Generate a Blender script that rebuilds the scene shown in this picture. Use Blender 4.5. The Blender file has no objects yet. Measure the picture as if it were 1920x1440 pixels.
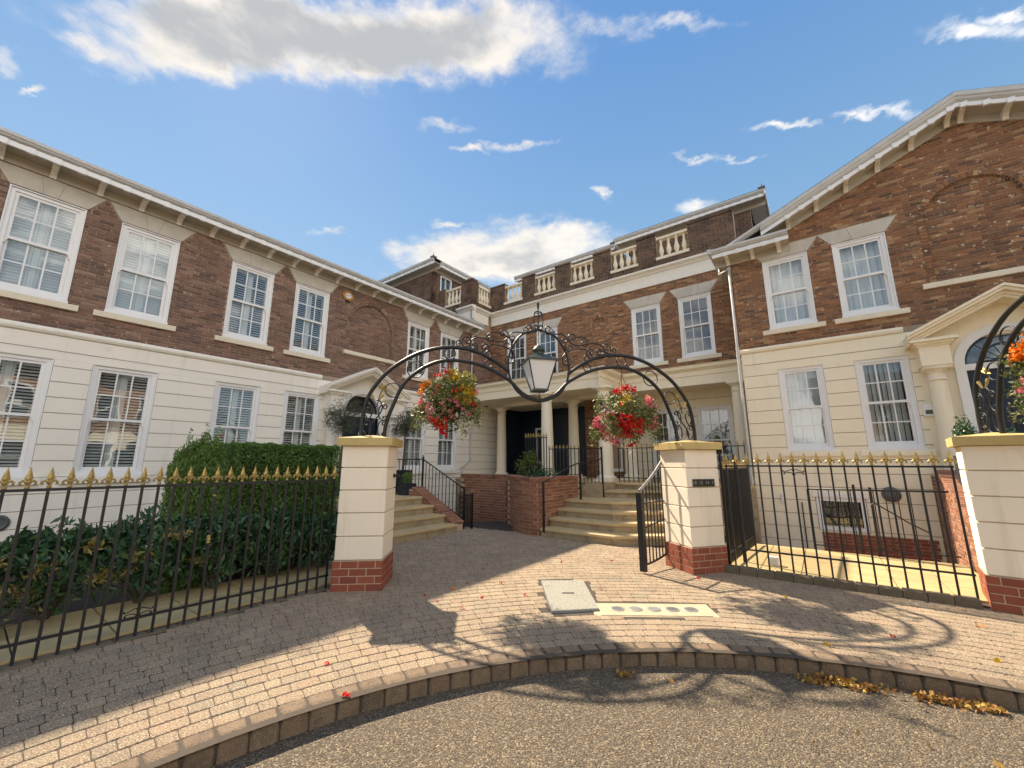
import bpy, math, random
import numpy as np
from mathutils import Vector, Matrix
random.seed(7); RNG = np.random.default_rng(11)
D = bpy.data; S = bpy.context.scene; COL = S.collection
R = math.radians

# ------------------------------------------------------------------ camera
cam = D.cameras.new('camera'); camo = D.objects.new('camera', cam); COL.objects.link(camo)
cam.sensor_width = 36.0; cam.lens = 36.0*760/1920; cam.clip_end = 3000; cam.clip_start = .05
camo.location = (0, 0, 1.6)
camo.rotation_euler = (R(90)+math.atan2(148, 760), 0, math.atan2(.6, .8))
S.camera = camo

# ------------------------------------------------------------------ light
SUN = Vector((-.9, .27, 1.0)).normalized()
SUN_EL = math.asin(SUN.z); SUN_AZ = math.atan2(SUN.x, SUN.y)
sl = D.lights.new('sun', 'SUN'); sl.energy = 2.0; sl.angle = R(.8); sl.color = (1, .92, .84)
so = D.objects.new('sun', sl); COL.objects.link(so)
so.rotation_euler = (-SUN).to_track_quat('-Z', 'Y').to_euler(); so.location = (-20, 6, 25)

W = D.worlds.new('World'); S.world = W; W.use_nodes = True
def sky():
    nt = W.node_tree; N = nt.nodes; L = nt.links; N.clear()
    out = N.new('ShaderNodeOutputWorld'); bg = N.new('ShaderNodeBackground'); L.new(bg.outputs[0], out.inputs[0])
    bg.inputs[1].default_value = .15
    sk = N.new('ShaderNodeTexSky'); sk.sky_type = 'NISHITA'; sk.sun_disc = False
    sk.sun_elevation = SUN_EL; sk.sun_rotation = SUN_AZ
    sk.air_density = 1.0; sk.dust_density = .15; sk.ozone_density = 2.5; sk.altitude = 0
    tc = N.new('ShaderNodeTexCoord'); sep = N.new('ShaderNodeSeparateXYZ'); L.new(tc.outputs['Generated'], sep.inputs[0])
    def m(op, a, b=None, c=None):
        n = N.new('ShaderNodeMath'); n.operation = op
        for i, v in enumerate((a, b, c)):
            if v is None: continue
            if isinstance(v, (int, float)): n.inputs[i].default_value = v
            else: L.new(v, n.inputs[i])
        return n.outputs[0]
    az = m('ARCTAN2', sep.outputs[0], sep.outputs[1]); el = m('ARCSINE', sep.outputs[2])
    def noise(scale, det, off, rough=.55, sq=(1, 1, 2.2)):
        mp = N.new('ShaderNodeMapping'); mp.inputs['Scale'].default_value = sq; mp.inputs['Location'].default_value = off
        L.new(tc.outputs['Generated'], mp.inputs[0])
        n = N.new('ShaderNodeTexNoise'); n.inputs['Scale'].default_value = scale; n.inputs['Detail'].default_value = det
        n.inputs['Roughness'].default_value = rough; L.new(mp.outputs[0], n.inputs['Vector']); return n.outputs[0]
    th = math.atan2(148, 760); c_, s_ = math.cos(th), math.sin(th)
    def azel(px, py):
        r = px-960; u = 720-py; f = 760*c_-u*s_; up = u*c_+760*s_
        x = r*.8-f*.6; y = r*.6+f*.8
        return math.atan2(x, y), math.atan2(up, math.hypot(x, y))
    # cloud banks: sky directions of their middles, half width and half height
    B = [(430,25,190,60),(620,70,220,55),(800,110,190,45),(920,50,130,60),(1000,85,75,40),(360,115,120,35),(930,125,80,30),
         (175,85,50,26),(1150,45,75,26),(1280,42,85,16),(1830,55,90,22),(1900,25,60,20),(10,100,40,30),
         (838,234,52,15),(985,273,75,9),(1480,234,75,9),(1640,213,75,11),(1290,298,55,9),(1380,300,40,6),(1300,394,45,16),(1127,360,20,7),
         (1040,440,100,26),(900,470,150,36),(960,500,150,30),(620,436,36,7),(850,420,40,8),(770,470,90,20),(880,285,30,7),(70,165,26,8)]
    def vm(op, a, b):
        n = N.new('ShaderNodeVectorMath'); n.operation = op; L.new(a, n.inputs[0]); n.inputs[1].default_value = b
        return n.outputs['Value'] if op == 'DOT_PRODUCT' else n.outputs[0]
    def dirv(px, py):
        a, e = azel(px, py); return Vector((math.sin(a)*math.cos(e), math.cos(a)*math.cos(e), math.sin(e)))
    mp = N.new('ShaderNodeMapping'); mp.inputs['Scale'].default_value = (1,1,1.6); L.new(tc.outputs['Generated'], mp.inputs[0])
    wn = N.new('ShaderNodeTexNoise'); wn.inputs['Scale'].default_value = 13; wn.inputs['Detail'].default_value = 8; wn.inputs['Roughness'].default_value = .62; L.new(mp.outputs[0], wn.inputs['Vector'])
    w2 = N.new('ShaderNodeVectorMath'); w2.operation = 'MULTIPLY_ADD'; w2.inputs[1].default_value = (.085,.085,.06); L.new(wn.outputs['Color'], w2.inputs[0])
    w1 = N.new('ShaderNodeVectorMath'); w1.operation = 'SUBTRACT'; w1.inputs[1].default_value = (.0425,.0425,.03); L.new(tc.outputs['Generated'], w1.inputs[0]); L.new(w1.outputs[0], w2.inputs[2]); warped = w2.outputs[0]
    dens = None
    for px, py, w, h in B:
        d0 = dirv(px, py); u = dirv(px+w, py)-d0; v = dirv(px, py-h)-d0; v -= u*(u.dot(v)/u.dot(u)); u /= u.dot(u); v /= v.dot(v)
        dd = vm('SUBTRACT', warped, d0)
        q = m('ADD', m('POWER', m('ABSOLUTE', vm('DOT_PRODUCT', dd, u)), 2), m('POWER', m('ABSOLUTE', vm('DOT_PRODUCT', dd, v)), 2))
        g = m('MULTIPLY', m('POWER', 2.718, m('MULTIPLY', q, -.75)), m('GREATER_THAN', vm('DOT_PRODUCT', tc.outputs['Generated'], d0), .4))
        dens = g if dens is None else m('MAXIMUM', dens, m('MULTIPLY', g, .66)) if w < 100 else m('ADD', dens, m('MULTIPLY', g, .75))
    dens = m('MINIMUM', dens, 1.25)
    n1 = noise(9.0, 10, (3.1, .7, 1.3), .6); n2 = noise(2.4, 9, (7.1, 2.2, .4), .58); n3 = noise(26, 6, (1, 9, 4), .6)
    nn = m('ADD', m('MULTIPLY', m('SUBTRACT', n1, .5), 2.6), m('MULTIPLY', m('SUBTRACT', n3, .5), 1.2))
    d = m('ADD', m('MULTIPLY', dens, .95), m('MULTIPLY', m('MULTIPLY', nn, .50), m('ADD', m('MINIMUM', m('MULTIPLY', dens, 3), 1), .02)))
    # thicker cloud added over the unseen sky, to light the shaded fronts
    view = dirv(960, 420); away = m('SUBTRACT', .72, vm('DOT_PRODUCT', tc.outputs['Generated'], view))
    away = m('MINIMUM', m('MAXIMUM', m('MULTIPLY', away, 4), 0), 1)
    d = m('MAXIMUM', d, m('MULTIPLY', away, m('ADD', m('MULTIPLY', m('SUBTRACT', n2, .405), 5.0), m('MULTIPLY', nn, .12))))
    mask = N.new('ShaderNodeMapRange'); mask.interpolation_type = 'SMOOTHSTEP'
    mask.inputs[1].default_value = .16; mask.inputs[2].default_value = 1.0; L.new(d, mask.inputs[0])
    thick = N.new('ShaderNodeMapRange'); thick.interpolation_type = 'SMOOTHSTEP'
    thick.inputs[1].default_value = .75; thick.inputs[2].default_value = 1.5; L.new(m('ADD', m('MULTIPLY', dens, 1.0), m('ADD', m('MULTIPLY', m('SUBTRACT', noise(5.5, 5, (2,5,1)), .47), 2.6), m('MULTIPLY', nn, .10))), thick.inputs[0])
    cc = N.new('ShaderNodeMix'); cc.data_type = 'RGBA'; L.new(thick.outputs[0], cc.inputs[0])
    cc.inputs[6].default_value = (1.70, 1.72, 1.84, 1); cc.inputs[7].default_value = (.90, 1.0, 1.2, 1)
    # sunlit side of clouds away from the sun, boosted to brighten shaded fronts
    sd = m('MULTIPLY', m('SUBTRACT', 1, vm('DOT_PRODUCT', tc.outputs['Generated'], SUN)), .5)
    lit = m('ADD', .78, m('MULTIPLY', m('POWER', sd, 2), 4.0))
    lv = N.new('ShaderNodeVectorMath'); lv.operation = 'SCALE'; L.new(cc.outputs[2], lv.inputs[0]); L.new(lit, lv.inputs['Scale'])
    # clear sky: physical sky pulled to the clean blue of the day
    gr = N.new('ShaderNodeMapRange'); gr.inputs[1].default_value = .0; gr.inputs[2].default_value = 1.0; L.new(sep.outputs[2], gr.inputs[0])
    gc = N.new('ShaderNodeValToRGB'); e = gc.color_ramp.elements
    e[0].position = 0; e[0].color = (.60, .80, 1.06, 1); e[1].position = 1; e[1].color = (.088, .355, 1.06, 1)
    k = gc.color_ramp.elements.new(.5); k.color = (.245, .575, 1.12, 1)
    k = gc.color_ramp.elements.new(.75); k.color = (.13, .43, 1.09, 1)
    L.new(gr.outputs[0], gc.inputs[0])
    mx = N.new('ShaderNodeMix'); mx.data_type = 'RGBA'; mx.inputs[0].default_value = .8
    sc_ = N.new('ShaderNodeVectorMath'); sc_.operation = 'SCALE'; sc_.inputs['Scale'].default_value = .36; L.new(sk.outputs[0], sc_.inputs[0]); L.new(sc_.outputs[0], mx.inputs[6]); L.new(gc.outputs[0], mx.inputs[7])
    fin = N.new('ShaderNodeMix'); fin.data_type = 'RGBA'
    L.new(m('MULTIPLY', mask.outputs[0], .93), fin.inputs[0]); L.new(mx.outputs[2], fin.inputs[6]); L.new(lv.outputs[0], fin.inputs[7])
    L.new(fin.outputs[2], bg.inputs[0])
sky()
vs = S.view_settings; vs.view_transform = 'Standard'; vs.look = 'None'; vs.gamma = 1; vs.exposure = 2.3; vs.use_white_balance = True; vs.white_balance_temperature = 7900; vs.white_balance_tint = 8
S.cycles.max_bounces = 6; S.cycles.transparent_max_bounces = 12; S.cycles.use_denoising = True

# ------------------------------------------------------------------ materials
def mat(name, col, rough=.7, metal=0, var=.0, vscale=6, bump=0, bscale=40, col2=None, island=None, spec=.5, flecks=None, grime=None, grain=None, streak=None):
    """procedural material: base colour, mottling towards col2, per-piece ramp, fine bump, light flecks, dirt patches"""
    m = D.materials.new(name); m.use_nodes = True; nt = m.node_tree; N = nt.nodes; L = nt.links
    b = N['Principled BSDF']; b.inputs['Roughness'].default_value = rough; b.inputs['Metallic'].default_value = metal
    b.inputs['Specular IOR Level'].default_value = spec
    tc = N.new('ShaderNodeTexCoord'); geo = N.new('ShaderNodeNewGeometry')
    pos = geo.outputs['Position']
    def rgb(c):
        n = N.new('ShaderNodeRGB'); n.outputs[0].default_value = (*c, 1); return n.outputs[0]
    def noise(sc, det=5, rg=.6):
        n = N.new('ShaderNodeTexNoise'); n.inputs['Scale'].default_value = sc; n.inputs['Detail'].default_value = det
        n.inputs['Roughness'].default_value = rg; L.new(pos, n.inputs['Vector']); return n.outputs[0]
    def mix(f, a, c, mode='MIX'):
        n = N.new('ShaderNodeMix'); n.data_type = 'RGBA'; n.blend_type = mode
        if isinstance(f, float): n.inputs[0].default_value = f
        else: L.new(f, n.inputs[0])
        L.new(a, n.inputs[6]); L.new(c, n.inputs[7]); return n.outputs[2]
    def ramp(v, lo, hi):
        n = N.new('ShaderNodeMapRange'); n.inputs[1].default_value = lo; n.inputs[2].default_value = hi; L.new(v, n.inputs[0]); return n.outputs[0]
    cur = rgb(col)
    if island:
        oi = N.new('ShaderNodeObjectInfo'); ad = N.new('ShaderNodeMath'); ad.operation = 'ADD'
        L.new(oi.outputs['Random'], ad.inputs[0]); L.new(geo.outputs['Random Per Island'], ad.inputs[1])
        fr = N.new('ShaderNodeMath'); fr.operation = 'FRACT'; L.new(ad.outputs[0], fr.inputs[0])
        cr = N.new('ShaderNodeValToRGB'); els = cr.color_ramp.elements
        els[0].position = 0; els[0].color = (*island[0], 1); els[1].position = 1; els[1].color = (*island[-1], 1)
        for i, c in enumerate(island[1:-1]):
            k = els.new((i+1)/(len(island)-1)); k.color = (*c, 1)
        L.new(fr.outputs[0], cr.inputs[0]); cur = cr.outputs[0]
    if var:
        cur = mix(ramp(noise(vscale), .35, .7), cur, mix(float(var), cur, rgb(col2 or tuple(c*.5 for c in col))))
    if grime:
        cur = mix(ramp(noise(grime[1], 6, .7), grime[2], grime[2]+.18), cur, mix(float(grime[3]), cur, rgb(grime[0])))
    if flecks:
        cur = mix(ramp(noise(flecks[1], 3, .6), flecks[2], flecks[2]+.06), cur, mix(float(flecks[3]), cur, rgb(flecks[0])))
    if streak:
        vmu = N.new('ShaderNodeVectorMath'); vmu.operation = 'MULTIPLY'; vmu.inputs[1].default_value = (7,7,.45); L.new(pos, vmu.inputs[0])
        sn = N.new('ShaderNodeTexNoise'); sn.inputs['Scale'].default_value = 1; sn.inputs['Detail'].default_value = 5; sn.inputs['Roughness'].default_value = .65; L.new(vmu.outputs[0], sn.inputs['Vector'])
        cur = mix(ramp(sn.outputs[0], streak[1], streak[1]+.22), cur, mix(float(streak[2]), cur, rgb(streak[0])))
    if grain:
        cur = mix(ramp(noise(grain[1], 2, .7), grain[2], grain[2]+.10), cur, mix(float(grain[3]), cur, rgb(grain[0])))
    L.new(cur, b.inputs['Base Color'])
    if bump:
        bp = N.new('ShaderNodeBump'); bp.inputs['Strength'].default_value = bump; bp.inputs['Distance'].default_value = .02
        L.new(noise(bscale, 6, .65), bp.inputs['Height']); L.new(bp.outputs[0], b.inputs['Normal'])
    return m
M = {}
M['brick_brown'] = mat('brick_brown', (.23,.13,.1), .9, island=[(.11,.07,.064),(.22,.122,.094),(.29,.16,.12),(.185,.106,.086),(.35,.22,.17),(.235,.13,.10),(.14,.092,.082),(.27,.15,.113)], var=.3, vscale=9, bump=.5, bscale=70, flecks=((.62,.54,.46),15,.64,.8))
M['brick_red'] = mat('brick_red', (.29,.135,.07), .9, island=[(.10,.058,.042),(.27,.12,.06),(.36,.165,.082),(.21,.098,.053),(.48,.28,.15),(.30,.135,.07),(.14,.076,.052),(.33,.15,.075),(.17,.10,.075)], var=.3, vscale=9, bump=.5, bscale=70, flecks=((.68,.56,.40),13,.63,.85))
M['brick_parapet'] = mat('brick_parapet', (.19,.10,.07), .92, island=[(.09,.058,.046),(.17,.095,.065),(.21,.115,.075),(.13,.08,.058),(.23,.13,.085),(.10,.065,.052)], var=.35, vscale=9, bump=.5, bscale=70, grime=((.02,.018,.017),2.2,.45,.85))
M['brick_plinth'] = mat('brick_plinth', (.30,.08,.045), .8, island=[(.24,.06,.038),(.30,.08,.045),(.34,.095,.05),(.27,.07,.04)], var=.3, vscale=14, bump=.3, bscale=80, flecks=((.5,.42,.36),9,.74,.6))
M['brick_garden'] = mat('brick_garden', (.32,.14,.085), .9, island=[(.20,.09,.06),(.33,.14,.08),(.38,.18,.11),(.28,.11,.065),(.42,.21,.14)], var=.35, vscale=9, bump=.5, bscale=70, flecks=((.6,.5,.42),15,.66,.7))
M['mortar'] = mat('mortar', (.40,.30,.205), .95, var=.4, vscale=5, bump=.4, bscale=60)
M['mortar_pale'] = mat('mortar_pale', (.56,.44,.33), .95, var=.3, vscale=8, bump=.3)
M['stucco'] = mat('stucco', (.88,.79,.62), .8, var=.25, vscale=1.6, col2=(.78,.69,.53), bump=.2, bscale=120, grime=((.40,.34,.26),2.6,.62,.32), streak=((.50,.43,.33),.56,.35))
M['stucco_left'] = mat('stucco_left', (.88,.83,.74), .8, var=.25, vscale=1.6, col2=(.78,.73,.65), bump=.2, bscale=120, grime=((.44,.40,.35),2.6,.62,.3), streak=((.52,.47,.41),.56,.32))
M['stucco_back'] = mat('stucco_back', (.30,.265,.215), .9, var=.2, vscale=6)
M['pier'] = mat('pier', (.88,.79,.65), .8, var=.28, vscale=2.2, col2=(.79,.70,.56), bump=.2, bscale=140, grime=((.46,.38,.30),4.5,.60,.35), streak=((.52,.44,.35),.55,.35))
M['cap'] = mat('cap', (.56,.42,.18), .75, var=.25, vscale=6, bump=.15, bscale=90, grime=((.32,.24,.12),5,.6,.4))
M['stone'] = mat('stone', (.58,.535,.465), .85, var=.3, vscale=4, bump=.2, bscale=80, grime=((.32,.295,.26),5,.58,.4), streak=((.34,.31,.28),.55,.4))
M['stone_sill'] = mat('stone_sill', (.80,.71,.55), .8, var=.25, vscale=3, bump=.1, bscale=80)
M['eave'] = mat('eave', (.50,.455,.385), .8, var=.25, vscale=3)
M['trim'] = mat('trim', (.82,.78,.70), .55, var=.15, vscale=5, grime=((.45,.42,.37),3,.60,.4))
M['white'] = mat('white', (.80,.80,.80), .4, var=.06, vscale=4)
M['gutter'] = mat('gutter', (.55,.55,.54), .45, var=.3, vscale=2.5, grime=((.25,.25,.24),4,.55,.4))
M['slate'] = mat('slate', (.06,.065,.075), .6, island=[(.045,.05,.06),(.07,.075,.085),(.055,.06,.068)], var=.3, vscale=8, bump=.3)
M['lead'] = mat('lead', (.10,.105,.11), .6, var=.3, vscale=8)
M['iron'] = mat('iron', (.010,.012,.015), .42, var=.4, vscale=18, col2=(.022,.023,.026), spec=.45, bump=.15, bscale=150)
M['gold'] = mat('gold', (.52,.39,.15), .42, .7, var=.6, vscale=30, col2=(.20,.125,.05), bump=.2, bscale=150)
M['lampglass'] = mat('lampglass', (.74,.75,.77), .3, var=.12, vscale=5)
M['verdigris'] = mat('verdigris', (.04,.055,.05), .45, .3, var=.5, vscale=14, col2=(.09,.11,.10))
M['navy'] = mat('navy', (.010,.022,.045), .3, var=.15, vscale=5)
M['brass'] = mat('brass', (.75,.52,.18), .3, .9)
M['black'] = mat('black', (.012,.012,.014), .5)
M['pot'] = mat('pot', (.02,.026,.036), .45, var=.3, vscale=5)
M['room'] = mat('room', (.018,.018,.02), .9, var=.5, vscale=2, col2=(.05,.047,.045))
M['shutter'] = mat('shutter', (.74,.74,.73), .5)
M['curtain'] = mat('curtain', (.86,.86,.86), .9, var=.12, vscale=7)
M['blind'] = mat('blind', (.80,.80,.79), .8, var=.1, vscale=5)
M['greycurtain'] = mat('greycurtain', (.26,.26,.27), .9, var=.25, vscale=7)
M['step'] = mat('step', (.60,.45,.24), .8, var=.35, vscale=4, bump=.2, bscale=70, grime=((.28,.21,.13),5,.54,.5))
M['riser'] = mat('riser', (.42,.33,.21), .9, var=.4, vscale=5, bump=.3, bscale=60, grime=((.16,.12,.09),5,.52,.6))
M['flag'] = mat('flag', (.50,.37,.18), .85, island=[(.46,.34,.17),(.54,.41,.20),(.49,.36,.175)], var=.3, vscale=3, bump=.3, bscale=60, grime=((.27,.21,.12),2.5,.54,.5), flecks=((.62,.50,.30),70,.62,.4))
M['joint'] = mat('joint', (.075,.058,.043), .95, var=.4, vscale=20, bump=.4)
M['paver'] = mat('paver', (.45,.33,.225), .92, island=[(.36,.265,.185),(.49,.36,.24),(.42,.305,.205),(.51,.39,.26),(.39,.295,.205),(.47,.33,.222),(.36,.30,.215),(.44,.305,.21)], var=.4, vscale=2.2, bump=1.2, bscale=80, flecks=((.84,.71,.52),80,.55,.75), grime=((.19,.15,.11),1.1,.55,.5), grain=((.11,.083,.06),85,.54,.8))
M['kerb'] = mat('kerb', (.27,.19,.125), .92, island=[(.23,.16,.108),(.31,.22,.145),(.265,.185,.12)], var=.5, vscale=12, bump=.9, bscale=90, flecks=((.62,.49,.34),110,.60,.55), grime=((.11,.09,.068),6,.53,.6), grain=((.09,.068,.05),150,.55,.6))
M['kerb_stone'] = mat('kerb_stone', (.17,.135,.09), .92, island=[(.15,.12,.08),(.19,.15,.10)], var=.5, vscale=8, bump=.6, bscale=80)
M['soil'] = mat('soil', (.035,.026,.018), .95, var=.5, vscale=12, bump=.8, bscale=30)
M['cover'] = mat('cover', (.30,.29,.245), .85, var=.4, vscale=60, col2=(.11,.105,.09), bump=.5, bscale=120, flecks=((.62,.60,.52),75,.56,.7), grime=((.14,.125,.10),3,.54,.5))
M['bed'] = mat('bed', (.50,.41,.28), .9, var=.4, vscale=9, bump=.3, bscale=90, grime=((.30,.24,.17),4,.54,.5))
M['galv'] = mat('galv', (.34,.34,.335), .5, .35, var=.45, vscale=30, grime=((.17,.15,.13),14,.52,.6))
M['alarm'] = mat('alarm', (.50,.25,.045), .5)
M['bark'] = mat('bark', (.10,.085,.065), .9, var=.5, vscale=20, bump=.6)
def leafmat(name, cols, rough=.5, trans=.25):
    m = mat(name, cols[0], rough, island=cols, var=.3, vscale=5, col2=tuple(c*.6 for c in cols[0]))
    nt = m.node_tree; b = nt.nodes['Principled BSDF']; o = nt.nodes['Material Output']
    t = nt.nodes.new('ShaderNodeBsdfTranslucent'); ms = nt.nodes.new('ShaderNodeMixShader'); ms.inputs[0].default_value = trans
    src = b.inputs['Base Color'].links[0].from_socket; nt.links.new(src, t.inputs[0])
    nt.links.new(b.outputs[0], ms.inputs[1]); nt.links.new(t.outputs[0], ms.inputs[2]); nt.links.new(ms.outputs[0], o.inputs[0]); return m
M['hedge'] = leafmat('hedge', [(.10,.20,.05),(.15,.29,.07),(.20,.35,.09),(.12,.235,.06)], .45, .4)
M['yew'] = leafmat('yew', [(.11,.21,.05),(.18,.30,.075),(.24,.37,.10)], .45, .4)
M['laurel'] = leafmat('laurel', [(.035,.09,.048),(.055,.135,.06),(.08,.18,.07),(.12,.23,.08)], .24)
M['pieris'] = leafmat('pieris', [(.36,.30,.08),(.46,.34,.13),(.30,.30,.08),(.42,.25,.12)])
M['olive'] = leafmat('olive', [(.07,.095,.06),(.12,.14,.095),(.17,.19,.14)])
M['fern'] = leafmat('fern', [(.13,.20,.04),(.20,.28,.06),(.28,.33,.10)], .5, .4)
M['basketleaf'] = leafmat('basketleaf', [(.05,.09,.025),(.10,.15,.035),(.17,.18,.05),(.30,.28,.09),(.07,.10,.03)])
M['limeleaf'] = leafmat('limeleaf', [(.33,.32,.07),(.42,.36,.10),(.24,.27,.06)])
for n, cs in dict(red=[(.62,.010,.014),(.75,.03,.02),(.50,.006,.012)], pink=[(.72,.15,.22),(.80,.28,.30),(.65,.10,.18)], yellow=[(.72,.46,.015),(.62,.38,.01),(.78,.55,.05)],
                  orange=[(.80,.20,.015),(.82,.32,.02),(.70,.12,.01)], ivory=[(.72,.70,.58),(.66,.66,.56)]).items():
    M['petal_'+n] = leafmat('petal_'+n, cs, .6, .35)
M['deadleaf'] = leafmat('deadleaf', [(.30,.13,.03),(.42,.20,.05),(.20,.09,.03),(.55,.38,.08),(.25,.11,.035)], .7, .15)

def glass():
    m = D.materials.new('window_glass'); m.use_nodes = True; nt = m.node_tree; N = nt.nodes; L = nt.links
    o = N['Material Output']; N.remove(N['Principled BSDF'])
    t = N.new('ShaderNodeBsdfTransparent'); t.inputs[0].default_value = (.90,.93,.93,1)
    g = N.new('ShaderNodeBsdfGlossy'); g.inputs['Roughness'].default_value = .01; g.inputs[0].default_value = (.95,.97,1,1)
    geo = N.new('ShaderNodeNewGeometry'); ns = N.new('ShaderNodeTexNoise'); ns.inputs['Scale'].default_value = 2.2; ns.inputs['Detail'].default_value = 1
    L.new(geo.outputs['Position'], ns.inputs['Vector'])
    bp = N.new('ShaderNodeBump'); bp.inputs['Strength'].default_value = .05; bp.inputs['Distance'].default_value = .05
    L.new(ns.outputs[0], bp.inputs['Height']); L.new(bp.outputs[0], g.inputs['Normal'])
    def mt(op, p, q):
        n = N.new('ShaderNodeMath'); n.operation = op; n.use_clamp = op == 'MULTIPLY_ADD'
        for i, v in enumerate((p, q)):
            if isinstance(v, (int, float)): n.inputs[i].default_value = v
            else: L.new(v, n.inputs[i])
        return n.outputs[0]
    dt = N.new('ShaderNodeVectorMath'); dt.operation = 'DOT_PRODUCT'; L.new(geo.outputs['Incoming'], dt.inputs[0]); L.new(geo.outputs['Normal'], dt.inputs[1])
    k5 = mt('POWER', mt('SUBTRACT', 1, mt('ABSOLUTE', dt.outputs['Value'], 0)), 4.2)     # Schlick, the same from both sides of the pane
    mr = N.new('ShaderNodeMath'); mr.operation = 'MULTIPLY_ADD'; mr.use_clamp = True; L.new(k5, mr.inputs[0]); mr.inputs[1].default_value = .9; mr.inputs[2].default_value = .085
    x = N.new('ShaderNodeMixShader'); L.new(mr.outputs[0], x.inputs[0]); L.new(t.outputs[0], x.inputs[1]); L.new(g.outputs[0], x.inputs[2]); L.new(x.outputs[0], o.inputs[0])
    return m
M['glass'] = glass()
def asphalt():
    m = mat('asphalt', (.17,.135,.093), .92, var=.55, vscale=1.0, col2=(.10,.082,.06), bump=1.0, bscale=60, grime=((.34,.26,.16),.9,.60,.6))
    nt = m.node_tree; N = nt.nodes; L = nt.links; b = N['Principled BSDF']
    geo = N.new('ShaderNodeNewGeometry'); v = N.new('ShaderNodeTexVoronoi'); v.inputs['Scale'].default_value = 105; L.new(geo.outputs['Position'], v.inputs['Vector'])
    src = b.inputs['Base Color'].links[0].from_socket
    cr = N.new('ShaderNodeValToRGB'); e = cr.color_ramp.elements; e[0].color = (.045,.037,.03,1); e[1].color = (.58,.46,.31,1); k = e.new(.45); k.color = (.14,.108,.075,1); k = e.new(.82); k.color = (.28,.21,.135,1)
    sp = N.new('ShaderNodeSeparateColor'); L.new(v.outputs['Color'], sp.inputs[0]); L.new(sp.outputs[0], cr.inputs[0])
    mx = N.new('ShaderNodeMix'); mx.data_type = 'RGBA'; mx.inputs[0].default_value = .6; L.new(src, mx.inputs[6]); L.new(cr.outputs[0], mx.inputs[7])
    L.new(mx.outputs[2], b.inputs['Base Color'])
    b2 = N.new('ShaderNodeBump'); b2.inputs['Strength'].default_value = .9; b2.inputs['Distance'].default_value = .012; b2.invert = True
    L.new(v.outputs['Distance'], b2.inputs['Height']); L.new(b.inputs['Normal'].links[0].from_socket, b2.inputs['Normal']); L.new(b2.outputs[0], b.inputs['Normal'])
    return m
M['asphalt'] = asphalt()

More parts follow.
